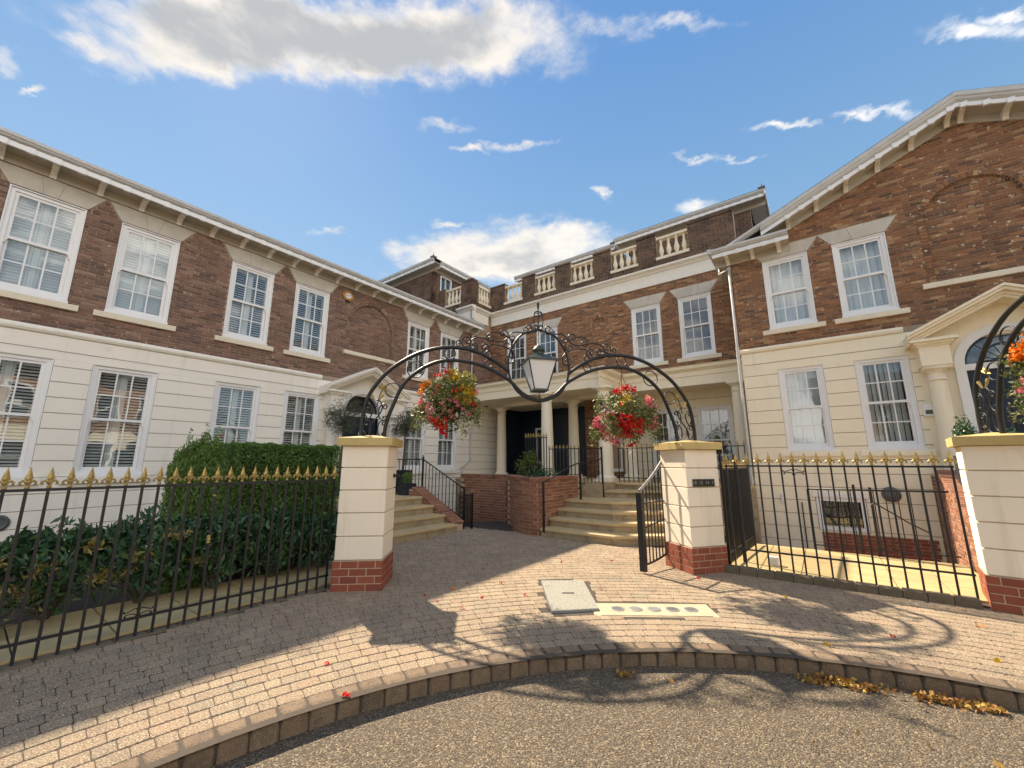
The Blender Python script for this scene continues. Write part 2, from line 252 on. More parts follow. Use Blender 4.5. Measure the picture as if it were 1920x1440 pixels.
# ------------------------------------------------------------------ builders
class MB:
    def __init__(s): s.v = []; s.f = []
    def add(s, vs, fs):
        o = len(s.v); s.v.extend(vs); s.f.extend([tuple(i+o for i in f) for f in fs]); return s
    def box(s, x0, x1, y0, y1, z0, z1):
        return s.add([(x0,y0,z0),(x1,y0,z0),(x1,y1,z0),(x0,y1,z0),(x0,y0,z1),(x1,y0,z1),(x1,y1,z1),(x0,y1,z1)],
                     [(0,3,2,1),(4,5,6,7),(0,1,5,4),(1,2,6,5),(2,3,7,6),(3,0,4,7)])
    def bev(s, x0, x1, y0, y1, z0, z1, c):   # box with chamfered top and vertical edges kept
        o = [(x0,y0),(x1,y0),(x1,y1),(x0,y1)]; i = [(x0+c,y0+c),(x1-c,y0+c),(x1-c,y1-c),(x0+c,y1-c)]
        vs = [(a,b,z0) for a,b in o]+[(a,b,z1-c) for a,b in o]+[(a,b,z1) for a,b in i]
        fs = [(0,3,2,1),(8,9,10,11)]+[(k,(k+1)%4,4+(k+1)%4,4+k) for k in range(4)]+[(4+k,4+(k+1)%4,8+(k+1)%4,8+k) for k in range(4)]
        return s.add(vs, fs)
    def prism(s, prof, a, b, axis='x', shear=None):
        """profile of (p,q) pairs extruded from a to b; axis x: (t,p,q); y: (p,t,q); z: (p,q,t)"""
        n = len(prof)
        def P(t, p, q):
            if shear: q = q+shear(t)
            return (t,p,q) if axis == 'x' else (p,t,q) if axis == 'y' else (p,q,t)
        vs = [P(a,p,q) for p,q in prof]+[P(b,p,q) for p,q in prof]
        fs = [tuple(range(n))[::-1], tuple(range(n,2*n))]+[(k,(k+1)%n,n+(k+1)%n,n+k) for k in range(n)]
        return s.add(vs, fs)
    def tube(s, pts, r, n=6, cap=True, closed=False):
        P = [Vector(p) for p in pts]; m = len(P); rr = r if isinstance(r, (list,tuple)) else [r]*m
        vs = []; prev = None
        for i in range(m):
            if closed: t = P[(i+1)%m]-P[i-1]
            else: t = (P[min(i+1,m-1)]-P[max(i-1,0)])
            t.normalize()
            if prev is None:
                u = t.orthogonal().normalized()
            else:
                u = prev-t*prev.dot(t)
                if u.length < 1e-6: u = t.orthogonal()
                u.normalize()
            prev = u; w = t.cross(u)
            for k in range(n):
                a = 2*math.pi*k/n+math.pi/n; vs.append(tuple(P[i]+u*(math.cos(a)*rr[i])+w*(math.sin(a)*rr[i])))
        fs = []
        for i in range(m if closed else m-1):
            j = (i+1)%m
            for k in range(n): fs.append((i*n+k,i*n+(k+1)%n,j*n+(k+1)%n,j*n+k))
        if cap and not closed: fs += [tuple(range(n))[::-1], tuple(range((m-1)*n,m*n))]
        return s.add(vs, fs)
    def lathe(s, prof, c=(0,0,0), n=16):
        vs = []; m = len(prof)
        for r, z in prof:
            for k in range(n):
                a = 2*math.pi*k/n; vs.append((c[0]+r*math.cos(a), c[1]+r*math.sin(a), c[2]+z))
        fs = [(i*n+k,i*n+(k+1)%n,(i+1)*n+(k+1)%n,(i+1)*n+k) for i in range(m-1) for k in range(n)]
        fs += [tuple(range(n))[::-1], tuple(range((m-1)*n,m*n))]
        return s.add(vs, fs)
    def poly(s, pts2, y0, y1):   # polygon in x,z extruded along y
        n = len(pts2)
        return s.add([(x,y0,z) for x,z in pts2]+[(x,y1,z) for x,z in pts2],
                     [tuple(range(n)), tuple(range(n,2*n))[::-1]]+[(k,n+k,n+(k+1)%n,(k+1)%n) for k in range(n)])
    def xf(s, M4):
        s.v = [tuple(M4 @ Vector(p)) for p in s.v]; return s
    def mesh(s, name, m, smooth=False):
        me = D.meshes.new(name); me.from_pydata(s.v, [], s.f); me.materials.append(M[m])
        if smooth: me.polygons.foreach_set('use_smooth', [True]*len(me.polygons))
        me.update(); return me
    def build(s, name, m, parent=None, loc=None, smooth=False, **props):
        return link(name, s.mesh(name, m, smooth), parent, loc, **props)
def link(name, me, parent=None, loc=None, rotz=None, **props):
    o = D.objects.new(name, me); COL.objects.link(o)
    if parent: o.parent = parent
    if loc: o.location = loc
    if rotz is not None: o.rotation_euler = (0,0,rotz)
    for k, v in props.items(): o[k] = v
    return o
def thing(name, label, cat, loc=(0,0,0), rotz=0, group=None):
    o = D.objects.new(name, None); COL.objects.link(o); o.location = loc; o.rotation_euler = (0,0,rotz); o.empty_display_size = .1
    o['label'] = label; o['category'] = cat
    if group: o['group'] = group
    return o
def tag(o, label, cat, group=None):
    o['label'] = label; o['category'] = cat
    if group: o['group'] = group
    return o
def copy_tree(o, parent=None):
    c = o.copy(); COL.objects.link(c)
    if parent: c.parent = parent
    for ch in list(o.children): copy_tree(ch, c)
    return c
def cells(u0, u1, v0, v1, holes):
    us = sorted({u0,u1}|{h[k] for h in holes for k in (0,1) if u0 < h[k] < u1}); vsq = sorted({v0,v1}|{h[k] for h in holes for k in (2,3) if v0 < h[k] < v1})
    out = []
    for b, c in zip(vsq, vsq[1:]):
        run = None
        for a, d in zip(us, us[1:]):
            mu, mv = (a+d)/2, (b+c)/2
            hole = any(h[0] < mu < h[1] and h[2] < mv < h[3] for h in holes)
            if hole:
                if run: out.append((*run,b,c)); run = None
            else: run = (run[0] if run else a, d)
        if run: out.append((*run,b,c))
    return out
def wall_mb(u0, u1, v0, v1, holes, y0, y1):
    mb = MB()
    for a, d, b, c in cells(u0, u1, v0, v1, holes): mb.box(a, d, y0, y1, b, c)
    return mb
BRICK = {}
def brick_mesh(m, course=.075):
    if (m, course) not in BRICK:
        l, h, d, c = .1075, course/2-.005, .009, .003
        vs = [(-l,0,-h),(l,0,-h),(l,0,h),(-l,0,h),(-l,-d+c,-h),(l,-d+c,-h),(l,-d+c,h),(-l,-d+c,h),(-l+c,-d,-h+c),(l-c,-d,-h+c),(l-c,-d,h-c),(-l+c,-d,h-c)]
        fs = [(8,9,10,11)]+[(4+k,4+(k+1)%4,8+(k+1)%4,8+k) for k in range(4)]+[(k,(k+1)%4,4+(k+1)%4,4+k) for k in range(4)]
        me = D.meshes.new('brick'); me.from_pydata(vs, [], fs); me.materials.append(M[m]); BRICK[m, course] = me
    return BRICK[m, course]
def bricks(parent, m, ext, v0, v1, holes, y, near=(0,0), limit=300, course=.066, length=.225, eye=None):
    """lay stretcher bond in the parent's x,z plane, faces towards -y; nearest full bricks as objects, the rest as one mesh"""
    full = []; rest = MB(); row = 0; v = v0
    while v < v1-.03:
        vt = min(v+course, v1); mid = (v+vt)/2; a, b = ext(mid)
        iv = [(a, b)]
        for h in holes:
            r = h(mid) if callable(h) else ((h[0],h[1]) if h[2] < mid < h[3] else None)
            if r:
                nx = []
                for p, q in iv:
                    if r[1] <= p or r[0] >= q: nx.append((p,q)); continue
                    if p < r[0]: nx.append((p,r[0]))
                    if r[1] < q: nx.append((r[1],q))
                iv = nx
        off = (row % 2)*length/2+random.uniform(-.004,.004)
        for p, q in iv:
            k = math.floor((p-off)/length)
            while True:
                s = off+k*length; e = s+length-.010; k += 1
                if s >= q: break
                s2, e2 = max(s,p), min(e,q)
                if e2-s2 < .03: continue
                pr = random.uniform(-.003,.003)
                if e2-s2 > .213 and vt-v > course-.004: full.append(((s2+e2)/2, mid, pr))
                else:
                    z0, z1 = v+.005, vt-.005; yy = y-.009+pr; c = .003
                    rest.add([(s2,y,z0),(e2,y,z0),(e2,y,z1),(s2,y,z1),(s2+c,yy,z0+c),(e2-c,yy,z0+c),(e2-c,yy,z1-c),(s2+c,yy,z1-c)], [(4,5,6,7),(0,1,5,4),(1,2,6,5),(2,3,7,6),(3,0,4,7)])
        v = vt; row += 1
    if eye is not None: full.sort(key=lambda b: (b[0]-eye[0])**2+(b[1]-eye[1])**2+eye[2]**2)
    me = brick_mesh(m, course)
    for u, z, pr in full[:limit]: link('brick', me, parent, (u, y+pr, z))
    hl, hh, c = (length-.010)/2, course/2-.005, .003
    for u, z, pr in full[limit:]:
        yy = y-.009+pr
        rest.add([(u-hl,y,z-hh),(u+hl,y,z-hh),(u+hl,y,z+hh),(u-hl,y,z+hh),(u-hl+c,yy,z-hh+c),(u+hl-c,yy,z-hh+c),(u+hl-c,yy,z+hh-c),(u-hl+c,yy,z+hh-c)], [(4,5,6,7),(0,1,5,4),(1,2,6,5),(2,3,7,6),(3,0,4,7)])
    if rest.v: rest.build('brickwork', m, parent, kind='stuff')
def leaves(name, m, centers, size, parent=None, asp=.5, up=None, spread=1.0, normals=None, **props):
    """many small bent leaves: each two triangles pairs folded on the midrib"""
    C = np.asarray(centers, float); n = len(C)
    d = RNG.normal(size=(n,3))
    if up is not None: d = d*spread+np.asarray(up)
    d /= np.linalg.norm(d, axis=1, keepdims=True)+1e-9
    r = RNG.normal(size=(n,3))
    if normals is not None: r = r*.6+normals*1.2
    w = np.cross(d, r); w /= np.linalg.norm(w, axis=1, keepdims=True)+1e-9
    nn = np.cross(d, w); s = size*RNG.uniform(.6,1.35,(n,1))
    a = C-d*s*.5; b = C+d*s*.5; e = C+w*s*asp*.5+nn*s*.12; f = C-w*s*asp*.5+nn*s*.12
    V = np.stack([a,e,b,f], 1).reshape(-1,3)
    F = (np.arange(n)[:,None]*4)[:,:,None]+np.array([[0,1,2],[0,2,3]])[None]
    F = F.reshape(-1,3)
    me = D.meshes.new(name); me.vertices.add(len(V)); me.vertices.foreach_set('co', V.ravel())
    me.loops.add(F.size); me.loops.foreach_set('vertex_index', F.ravel().astype(np.int32))
    me.polygons.add(len(F)); me.polygons.foreach_set('loop_start', np.arange(0,F.size,3,dtype=np.int32)); me.polygons.foreach_set('loop_total', np.full(len(F),3,np.int32))
    me.materials.append(M[m]); me.update(); me.validate()
    return link(name, me, parent, **props)
def text(parent, s, size, loc, rot, m, name='lettering', ext=.002):
    cu = D.curves.new(name, 'FONT'); cu.body = s; cu.size = size; cu.extrude = ext; cu.align_x = 'CENTER'; cu.align_y = 'CENTER'; cu.resolution_u = 2
    cu.materials.append(M[m]); o = D.objects.new(name, cu); COL.objects.link(o); o.parent = parent; o.location = loc; o.rotation_euler = rot
    bpy.context.view_layer.update()
    me = D.meshes.new_from_object(o.evaluated_get(bpy.context.evaluated_depsgraph_get())); D.objects.remove(o)
    q = link(name, me, parent, loc); q.rotation_euler = rot; return q

# ------------------------------------------------------------------ ground
KC = (1.41, .30); KR = 4.52            # centre and radius of the turning circle kerb
def disc(name, m, z, r, n=96, **p):
    mb = MB(); mb.add([(KC[0]+r*math.cos(2*math.pi*k/n), KC[1]+r*math.sin(2*math.pi*k/n), z) for k in range(n)], [tuple(range(n))])
    return mb.build(name, m, **p)
g = MB(); g.add([(-900,-900,-1.30),(900,-900,-1.30),(900,900,-1.30),(-900,900,-1.30)], [(0,1,2,3)])
g.build('ground', 'soil', kind='structure')
road = MB()                              # road: disc of the turning head and its continuation behind
n = 120
road.add([(KC[0]+(KR+.05)*math.cos(2*math.pi*k/n), KC[1]+(KR+.05)*math.sin(2*math.pi*k/n), -.13) for k in range(n)], [tuple(range(n))])
road.add([(-40,-300,-.134),(44,-300,-.134),(44,-3.2,-.134),(-40,-3.2,-.134)], [(0,1,2,3)])
road.build('road', 'asphalt', kind='structure')
pav = MB()                               # bedding under the paver blocks: ring round the circle
def inside_pave(x, y):
    if y < -3: return False
    if x < -5.36 and y < 3.25: return False
    if x < -8.4 or (x < -7.1 and y < 6.2+0*x and x < -7.4): return False
    if y > 7.14 and x > -1.3: return False
    if y > 8.3 and x > -5.0: return False
    if y > 10.3 or x > 4.2: return False
    if x < -6.1 and y > 8.05: return False
    if x < -5.2 and y > 8.6: return False
    if x < -5.3 and y < 4.4 and (y-3.3) < -(x+5.3)*.0: return False
    return True
prof = [4.50, 6, 8, 12.6]; n = 160; a0, a1 = R(-20), R(205)
for i in range(len(prof)-1):
    for k in range(n):
        t0, t1 = a0+(a1-a0)*k/n, a0+(a1-a0)*(k+1)/n
        q = [(KC[0]+r*math.cos(t), KC[1]+r*math.sin(t), -.0055) for r, t in ((prof[i],t0),(prof[i+1],t0),(prof[i+1],t1),(prof[i],t1))]
        mx = sum(p[0] for p in q)/4; my = sum(p[1] for p in q)/4
        if my > 7.25 and mx > -1.35: continue
        if mx < -5.45 and my < 3.2: continue
        if (mx < -6.15 and my > 8.1) or (mx < -8.6): continue
        pav.add(q, [(0,1,2,3)])
pavement = pav.build('pavement', 'joint', kind='structure')
MAN = [(-3.25,5.0),(-2.80,5.36),(-2.15,4.47),(-2.53,4.09)]; BED = [(-2.27,4.67),(-1.30,5.35),(-1.10,5.03),(-2.07,4.35)]
def inpoly(p, q):
    s = None
    for i in range(len(q)):
        a, b = q[i], q[(i+1)%len(q)]; c = (b[0]-a[0])*(p[1]-a[1])-(b[1]-a[1])*(p[0]-a[0])
        if abs(c) > 1e-9:
            if s is None: s = c > 0
            elif (c > 0) != s: return False
    return True
def grow(q, d):
    cx = sum(p[0] for p in q)/4; cy = sum(p[1] for p in q)/4
    return [(cx+(p[0]-cx)*(1+d), cy+(p[1]-cy)*(1+d)) for p in q]
MANG, BEDG = grow(MAN, .16), grow(BED, .14)
blocks = []
r = KR+.155; ci = 0
while r < 12.4:
    dr = .138; t = R(-12)+random.random()*.05
    while t < R(200):
        ln = random.choice((.105,.138,.138,.165,.19)); dt = ln/r
        c = (KC[0]+(r+dr/2)*math.cos(t+dt/2), KC[1]+(r+dr/2)*math.sin(t+dt/2))
        if inside_pave(*c) and not inpoly(c, MANG) and not inpoly(c, BEDG): blocks.append((r, dr, t, dt, c))
        t += dt
    r += dr; ci += 1
def paver(mb, r, dr, t, dt, c, rel=(0,0,0)):
    j = .0068; jt = .0022; z = random.uniform(-.0010,.0010); tl = [random.uniform(-.0009,.0009) for _ in range(8)]; ch = .004; k = .010
    def P(rr, tt, zz): return (KC[0]+rr*math.cos(tt)-rel[0], KC[1]+rr*math.sin(tt)-rel[1], zz)
    w = [random.uniform(-.003,.003) for _ in range(8)]
    def ring(e):
        a, b, p, q = r+j+e, r+dr-j-e, t+(jt+e)/r, t+dt-(jt+e)/r; kk = k/r
        return [(a,p+kk),(a+k,p),(b-k,p),(b,p+kk),(b,q-kk),(b-k,q),(a+k,q),(a,q-kk)]
    o = [(x+u,y) for (x,y),u in zip(ring(0),w)]; i = [(x+u,y) for (x,y),u in zip(ring(ch),w)]
    vs = [P(a,b,-.03) for a,b in o]+[P(a,b,z-.003) for a,b in o]+[P(a,b,z+q) for (a,b),q in zip(i,tl)]
    mb.add(vs, [tuple(range(16,24))]+[(k,(k+1)%8,8+(k+1)%8,8+k) for k in range(8)]+[(8+k,8+(k+1)%8,16+(k+1)%8,16+k) for k in range(8)])
def infront(c): # pavers that show largest: near the camera and inside the picture
    fx = c[0]*-.6+c[1]*.8; rx = c[0]*.8+c[1]*.6
    return fx > .4 and abs(rx) < fx*1.30+.2 and fx > 2.2+0*rx
blocks.sort(key=lambda b: (0 if infront(b[4]) else 1, b[4][0]**2+b[4][1]**2))
rest = MB()
for i, b in enumerate(blocks):
    if i < 300:
        mb = MB(); paver(mb, *b, rel=b[4]); mb.build('paver', 'paver', pavement, (b[4][0], b[4][1], 0))
    else: paver(rest, *b)
rest.build('paver_field', 'paver', pavement, kind='stuff')
kerb = MB(); 
for k in range(n):
    t0, t1 = a0+(a1-a0)*k/n, a0+(a1-a0)*(k+1)/n
    q = [(KC[0]+r*math.cos(t), KC[1]+r*math.sin(t)) for r, t in ((KR+.01,t0),(KR+.15,t0),(KR+.15,t1),(KR+.01,t1))]
    kerb.add([(x,y,-.2) for x,y in q]+[(x,y,-.03) for x,y in q], [(4,5,6,7),(0,4,7,3),(1,2,6,5)])
kerb = kerb.build('kerb', 'joint', kind='structure')
t = R(-8)
while t < R(196):                        # kerb blocks with a rounded lip
    dt = random.uniform(.158,.172)/KR; j = .0045; mb = MB()
    tc_ = t+dt/2; cx, cy = KC[0]+KR*math.cos(tc_), KC[1]+KR*math.sin(tc_); dz = random.uniform(-.004,.004); dr = random.uniform(-.006,.006)
    pr = [(.0+dr,-.16),(.0+dr,-.052+dz),(.008+dr,-.028+dz),(.028+dr,-.010+dz),(.060+dr,.0+dz),(.146,.003+dz),(.146,-.16)]
    ts = [t+j/KR, t+j/KR+.014/KR, t+dt-j/KR-.014/KR, t+dt-j/KR]; vs = []
    for q, tt in enumerate(ts):
        ins = .011 if q in (0,3) else 0
        for a, z in pr: vs.append((KC[0]+(KR+a+ins*(1 if a < .1 else 0))*math.cos(tt)-cx, KC[1]+(KR+a+ins*(1 if a < .1 else 0))*math.sin(tt)-cy, z-(ins if z > -.1 else 0)))
    m_ = len(pr); fs = [tuple(range(m_)), tuple(range(3*m_,4*m_))[::-1]]
    for q in range(3):
        for k in range(m_-1): fs.append((q*m_+k, (q+1)*m_+k, (q+1)*m_+k+1, q*m_+k+1))
    mb.add(vs, fs); mb.build('kerb_block', 'kerb', kerb, (cx,cy,0)); t += dt

# left flagstone path and planting bed
bed = MB(); bed.box(-10.8,-5.42,-4,4.9,-.4,-.02); bed.build('planting_bed', 'soil', kind='structure')
fp = MB(); fp.box(-6.62,-5.40,-3,3.3,-.3,.012); path = fp.build('flagstone_path', 'joint', kind='structure')
for k in range(10):
    y0 = -2.6+k*.62; x1 = -5.415
    for xa, xb in ((-6.02,-5.42),(-6.60,-6.03)):
        mb = MB(); mb.bev(xa+.004, xb-.004, y0+.004, y0+.612, 0, .034+random.uniform(-.003,.003), .006); mb.build('flagstone', 'flag', path)
ed = MB()
for k in range(26):
    y0 = -3.0+k*.24; ed.bev(-5.445+random.uniform(-.01,.01), -5.285+random.uniform(-.012,.012), y0, y0+.237, -.1, .012+random.uniform(-.006,.006), .010)
ed.build('edging', 'kerb_stone', path, kind='stuff')
# right terrace of flagstones with its kerb, and the sunken area behind it
tb = MB(); tb.box(-1.50,1.62,7.16,9.62,-1.3,.02); terrace = tb.build('terrace', 'joint', kind='structure')
for i in range(6):
    for k in range(4):
        x0 = -1.42+i*.505; y0 = 7.29+k*.575
        mb = MB(); mb.bev(x0+.004, x0+.501, y0+.004, y0+.571, 0, .05+random.uniform(-.002,.002), .005); mb.build('flagstone', 'flag', terrace)
for i in range(12):
    x0 = -1.36+i*.218
    mb = MB(); mb.bev(-.1055, .1055, -.065, .065, -.08, .098+random.uniform(-.004,.004), .012); mb.build('kerb_block', 'kerb_stone', terrace, (x0+.109, 7.13, 0))
ar = MB(); ar.box(-1.3,1.62,9.62,11.3,-1.28,-.75); ar.build('area_floor', 'step', kind='structure')

# ------------------------------------------------------------------ windows
WC = {}
def louvers(mb, x0, x1, z0, z1, ang, y, sp=.058, w=.062):
    z = z0+.03; c, s = math.cos(ang)*w/2, math.sin(ang)*w/2
    while z < z1-.02:
        mb.add([(x0,y-c,z-s),(x1,y-c,z-s),(x1,y+c,z+s),(x0,y+c,z+s),(x0,y-c,z-s+.007),(x1,y-c,z-s+.007),(x1,y+c,z+s+.007),(x0,y+c,z+s+.007)],
               [(0,3,2,1),(4,5,6,7),(0,1,5,4),(2,3,7,6),(1,2,6,5),(3,0,4,7)]); z += sp
def wave(x0, x1, y, z0, z1, amp, per, th=.006, ph=0):
    n = max(6, int((x1-x0)/per*8)); f = [(x0+(x1-x0)*k/n, y+amp*math.sin(2*math.pi*k/8+ph)*(.7+.3*math.sin(k*.7))) for k in range(n+1)]
    mb = MB(); mb.prism(f+[(x,yy+th) for x, yy in f[::-1]], z0, z1, 'z'); return mb
def window_parts(w, h, inside):
    key = (round(w,3), round(h,3), inside)
    if key in WC: return WC[key]
    f = .06; a = w/2; P = {}
    fr = MB(); fr.box(-a,-a+f,.015,.15,0,h).box(a-f,a,.015,.15,0,h).box(-a+f,a-f,.015,.15,h-f,h).box(-a+f,a-f,.015,.15,0,.055)
    fr.box(-a-.02,-a,-.012,.03,0,h).box(a,a+.02,-.012,.03,0,h).box(-a-.02,a+.02,-.012,.03,h,h+.02).box(-a-.03,a+.03,-.035,.03,-.045,0)
    fr.box(-a+f,a-f,.03,.14,h/2+.02,h/2+.03) if False else None
    P['frame'] = fr.mesh('window', 'white')
    iw = a-f; g = .011; mid = h*.5
    def sash(z0, z1, y0, y1, st, bot, top, horn):
        m = MB(); m.box(-iw,-iw+st,y0,y1,z0,z1).box(iw-st,iw,y0,y1,z0,z1).box(-iw+st,iw-st,y0,y1,z0,z0+bot).box(-iw+st,iw-st,y0,y1,z1-top,z1)
        gx0, gx1, gz0, gz1 = -iw+st, iw-st, z0+bot, z1-top; pw, ph = (gx1-gx0)/3, (gz1-gz0)/2; ym = (y0+y1)/2
        for k in (1,2): m.box(gx0+pw*k-g,gx0+pw*k+g,ym-.014,ym+.014,gz0,gz1)
        zc = (gz0+gz1)/2
        for k in range(3): m.box(gx0+pw*k+(g if k else 0),gx0+pw*(k+1)-(g if k < 2 else 0),ym-.013,ym+.013,zc-g,zc+g)
        if horn:
            for s in (-1,1):
                xo = s*iw; xi = s*(iw-st)
                x0, x1 = min(xo,xi), max(xo,xi); m.prism([(x0,z0),(x0+.0,z0-.03),((x0+x1)/2+s*.008,z0-.085),(x1,z0-.03) if s < 0 else (x1,z0-.085),(x1,z0)], y0, y1, 'y') if False else m.prism([(x0,z0),(x1,z0),(x1 if s > 0 else x1-.02,z0-.03),(x1 if s > 0 else x1-.03,z0-.085),(x0+(.03 if s > 0 else 0),z0-.085),(x0+(.02 if s > 0 else 0),z0-.03)], y0, y1, 'y')
        panes = [(gx0+pw*(i+.5), ym, gz0+ph*(j+.5)) for i in range(3) for j in range(2)]
        pm = MB(); pm.box(-pw/2+.004,pw/2-.004,-.003,.003,-ph/2+.004,ph/2-.004)
        return m, panes, pm.mesh('pane', 'glass')
    u, pu, pmu = sash(mid-.02, h-f, .04, .075, .05, .05, .05, True)
    l, pl, pml = sash(.055, mid+.03, .085, .12, .05, .075, .045, False)
    P['sash'] = [(u.mesh('upper_sash','white'), pu, pmu, 'upper_sash'), (l.mesh('lower_sash','white'), pl, pml, 'lower_sash')]
    ins = []
    rm = MB(); rm.box(-a-.3,a+.3,.95,1.0,-.3,h+.3).box(-a-.32,-a-.3,.24,1,-.3,h+.3).box(a+.3,a+.32,.24,1,-.3,h+.3).box(-a-.3,a+.3,.24,1,h+.3,h+.32).box(-a-.3,a+.3,.24,1,-.32,-.3)
    ins.append((rm.mesh('room','room'), 'room'))
    if inside[0] == 'shutter':
        ang = R(inside[1]); m = MB(); y = .20; st = .05
        for x0, x1 in ((-iw,-.045),(.045,iw)):
            m.box(x0,x0+st*.6,y-.015,y+.015,.05,h-f).box(x1-st*.6,x1,y-.015,y+.015,.05,h-f)
            m.box(x0+st*.6,x1-st*.6,y-.015,y+.015,.05,.13).box(x0+st*.6,x1-st*.6,y-.015,y+.015,h-f-.08,h-f)
            if inside[1] > 50: m.box(x0+st*.6,x1-st*.6,y-.015,y+.015,h*.38,h*.38+.07)
        m.box(-.042,.042,y-.03,y,.05,h-f)
        s = MB()
        for x0, x1 in ((-iw+.03,-.075),(.075,iw-.03)): louvers(s, x0, x1, .13, h-f-.08, ang, y)
        ins += [(m.mesh('shutter','shutter'), 'shutter'), (s.mesh('shutter_slats','shutter'), 'slats')]
    elif inside[0] == 'net':
        ins.append((wave(-iw,iw,.24,.04,h-.05,.018,.11).mesh('net_curtain','curtain'), 'net'))
    elif inside[0] == 'blind':
        m = MB(); x = -iw+.02; an = R(inside[1])
        while x < iw-.02:
            c, s = math.cos(an)*.043, math.sin(an)*.043
            m.prism([(x-c,.23-s),(x+c,.23+s),(x+c-.003,.234+s),(x-c-.003,.234-s)], .07, h-.07, 'z'); x += .082
        ins.append((m.mesh('vertical_blind','blind'), 'slats'))
    elif inside[0] == 'drape':
        k = inside[1]
        ins.append((wave(-iw,-iw+w*k,.26,.04,h-.05,.022,.10).mesh('curtain','greycurtain'), 'curtain'))
        ins.append((wave(iw-w*k*.8,iw,.26,.04,h-.05,.022,.10,ph=1).mesh('curtain','greycurtain'), 'curtain'))
    P['inside'] = ins; WC[key] = P; return P
def window(house, x, z, w, h, inside, y=0):
    P = window_parts(w, h, inside); o = link('window', P['frame'], house, (x,y,z))
    for sm, panes, pm, nm in P['sash']:
        link(nm, sm, o)
        for p in panes: link('pane', pm, o, p)
    for me, kind in P['inside']:
        q = link(me.name.split('.')[0], me, o)
        if kind == 'slats': q['kind'] = 'stuff'
    return o
def sill(house, x, z, w, y=0, d=.075, h=.115, m='stone_sill'):
    mb = MB(); mb.prism([(y-d,z-h),(y-d,z-.02),(y-d+.012,z-.005),(y+.02,z),(y+.02,z-h)], x-w/2, x+w/2, 'x'); mb.build('window_sill', m, house)
def lintel(house, x, z, w, h, y=-.022):
    """splayed stone lintel: two wings and a keystone, hairline joints between them"""
    b = w/2+.03; t = w/2+.25; k0, k1, j = .085, .15, .003
    for pts in ([(-b,z),(-k0-j,z),(-k1-j,z+h),(-t,z+h)], [(k0+j,z),(b,z),(t,z+h),(k1+j,z+h)]):
        MB().poly([(x+p,q) for p,q in pts], y, .03).build('lintel_stone', 'stone', house)
    MB().poly([(x-k0,z-.004),(x+k0,z-.004),(x+k1,z+h+.004),(x-k1,z+h+.004)], y-.006, .03).build('keystone', 'stone', house)
def arch_strips(cx, rr, zs, z0, n=36):
    out = []
    for k in range(n):
        a, b = cx-rr+2*rr*k/n, cx-rr+2*rr*(k+1)/n; m = (a+b)/2
        out.append((a, b, z0, zs+math.sqrt(max(0, rr*rr-(m-cx)**2))))
    return out
def arch_hole(cx, rr, zs, z0, jamb=None):
    def h(v):
        if v < z0: return None
        if v < zs: return (cx-(jamb or rr), cx+(jamb or rr))
        q = rr*rr-(v-zs)**2
        return (cx-math.sqrt(q), cx+math.sqrt(q)) if q > 0 else None
    return h
def arch_ring(house, cx, rr, zs, m, th=.105, y=-.014):
    mb = MB(); n = max(9, int(math.pi*rr/.078))
    for k in range(n):
        a, b = math.pi*k/n+.006/rr, math.pi*(k+1)/n-.006/rr; pts = []
        for r_, t_ in ((rr,a),(rr+th,a),(rr+th,b),(rr,b)): pts.append((cx+r_*math.cos(t_), zs+r_*math.sin(t_)))
        mb.poly(pts, y+random.uniform(-.004,.002), .03)
    mb.build('arch_bricks', m, house, kind='stuff')
def courses(house, u0, u1, lines, holes, m, y=-.02):
    for a, b in zip(lines, lines[1:]):
        for p, q, r_, s_ in cells(u0, u1, a+.006, b-.006, holes):
            mb = MB(); c = .004
            mb.add([(p,y+.03,r_),(q,y+.03,r_),(q,y+.03,s_),(p,y+.03,s_),(p,y+c,r_),(q,y+c,r_),(q,y+c,s_),(p,y+c,s_),(p,y,r_+c),(q,y,r_+c),(q,y,s_-c),(p,y,s_-c)],
                   [(8,9,10,11)]+[(4+k,4+(k+1)%4,8+(k+1)%4,8+k) for k in range(4)]+[(k,(k+1)%4,4+(k+1)%4,4+k) for k in range(4)])
            mb.build('render_course', m, house)
def column(house, x, y, z0, z1, r, m='stucco', name='column'):
    h = z1-z0; mb = MB(); mb.box(x-r*1.45,x+r*1.45,y-r*1.45,y+r*1.45,z0,z0+.07)
    mb.lathe([(r*1.38,.07),(r*1.42,.10),(r*1.30,.14),(r*1.08,.16),(r*1.02,.20),(r,h*.35),(r*.86,h-.30),(r*.86,h-.28),(r*.98,h-.275),(r*.98,h-.245),(r*.86,h-.24),(r*.86,h-.14),(r*.95,h-.125),(r*1.18,h-.075),(r*1.2,h-.07)], (x,y,z0), 20)
    mb.box(x-r*1.3,x+r*1.3,y-r*1.3,y+r*1.3,z1-.07,z1)
    o = mb.build(name, m, house)
    me = o.data; me.polygons.foreach_set('use_smooth', [len(p.vertices) == 4 and abs(p.normal.z) < .9 and 12 <= p.index for p in me.polygons]); return o
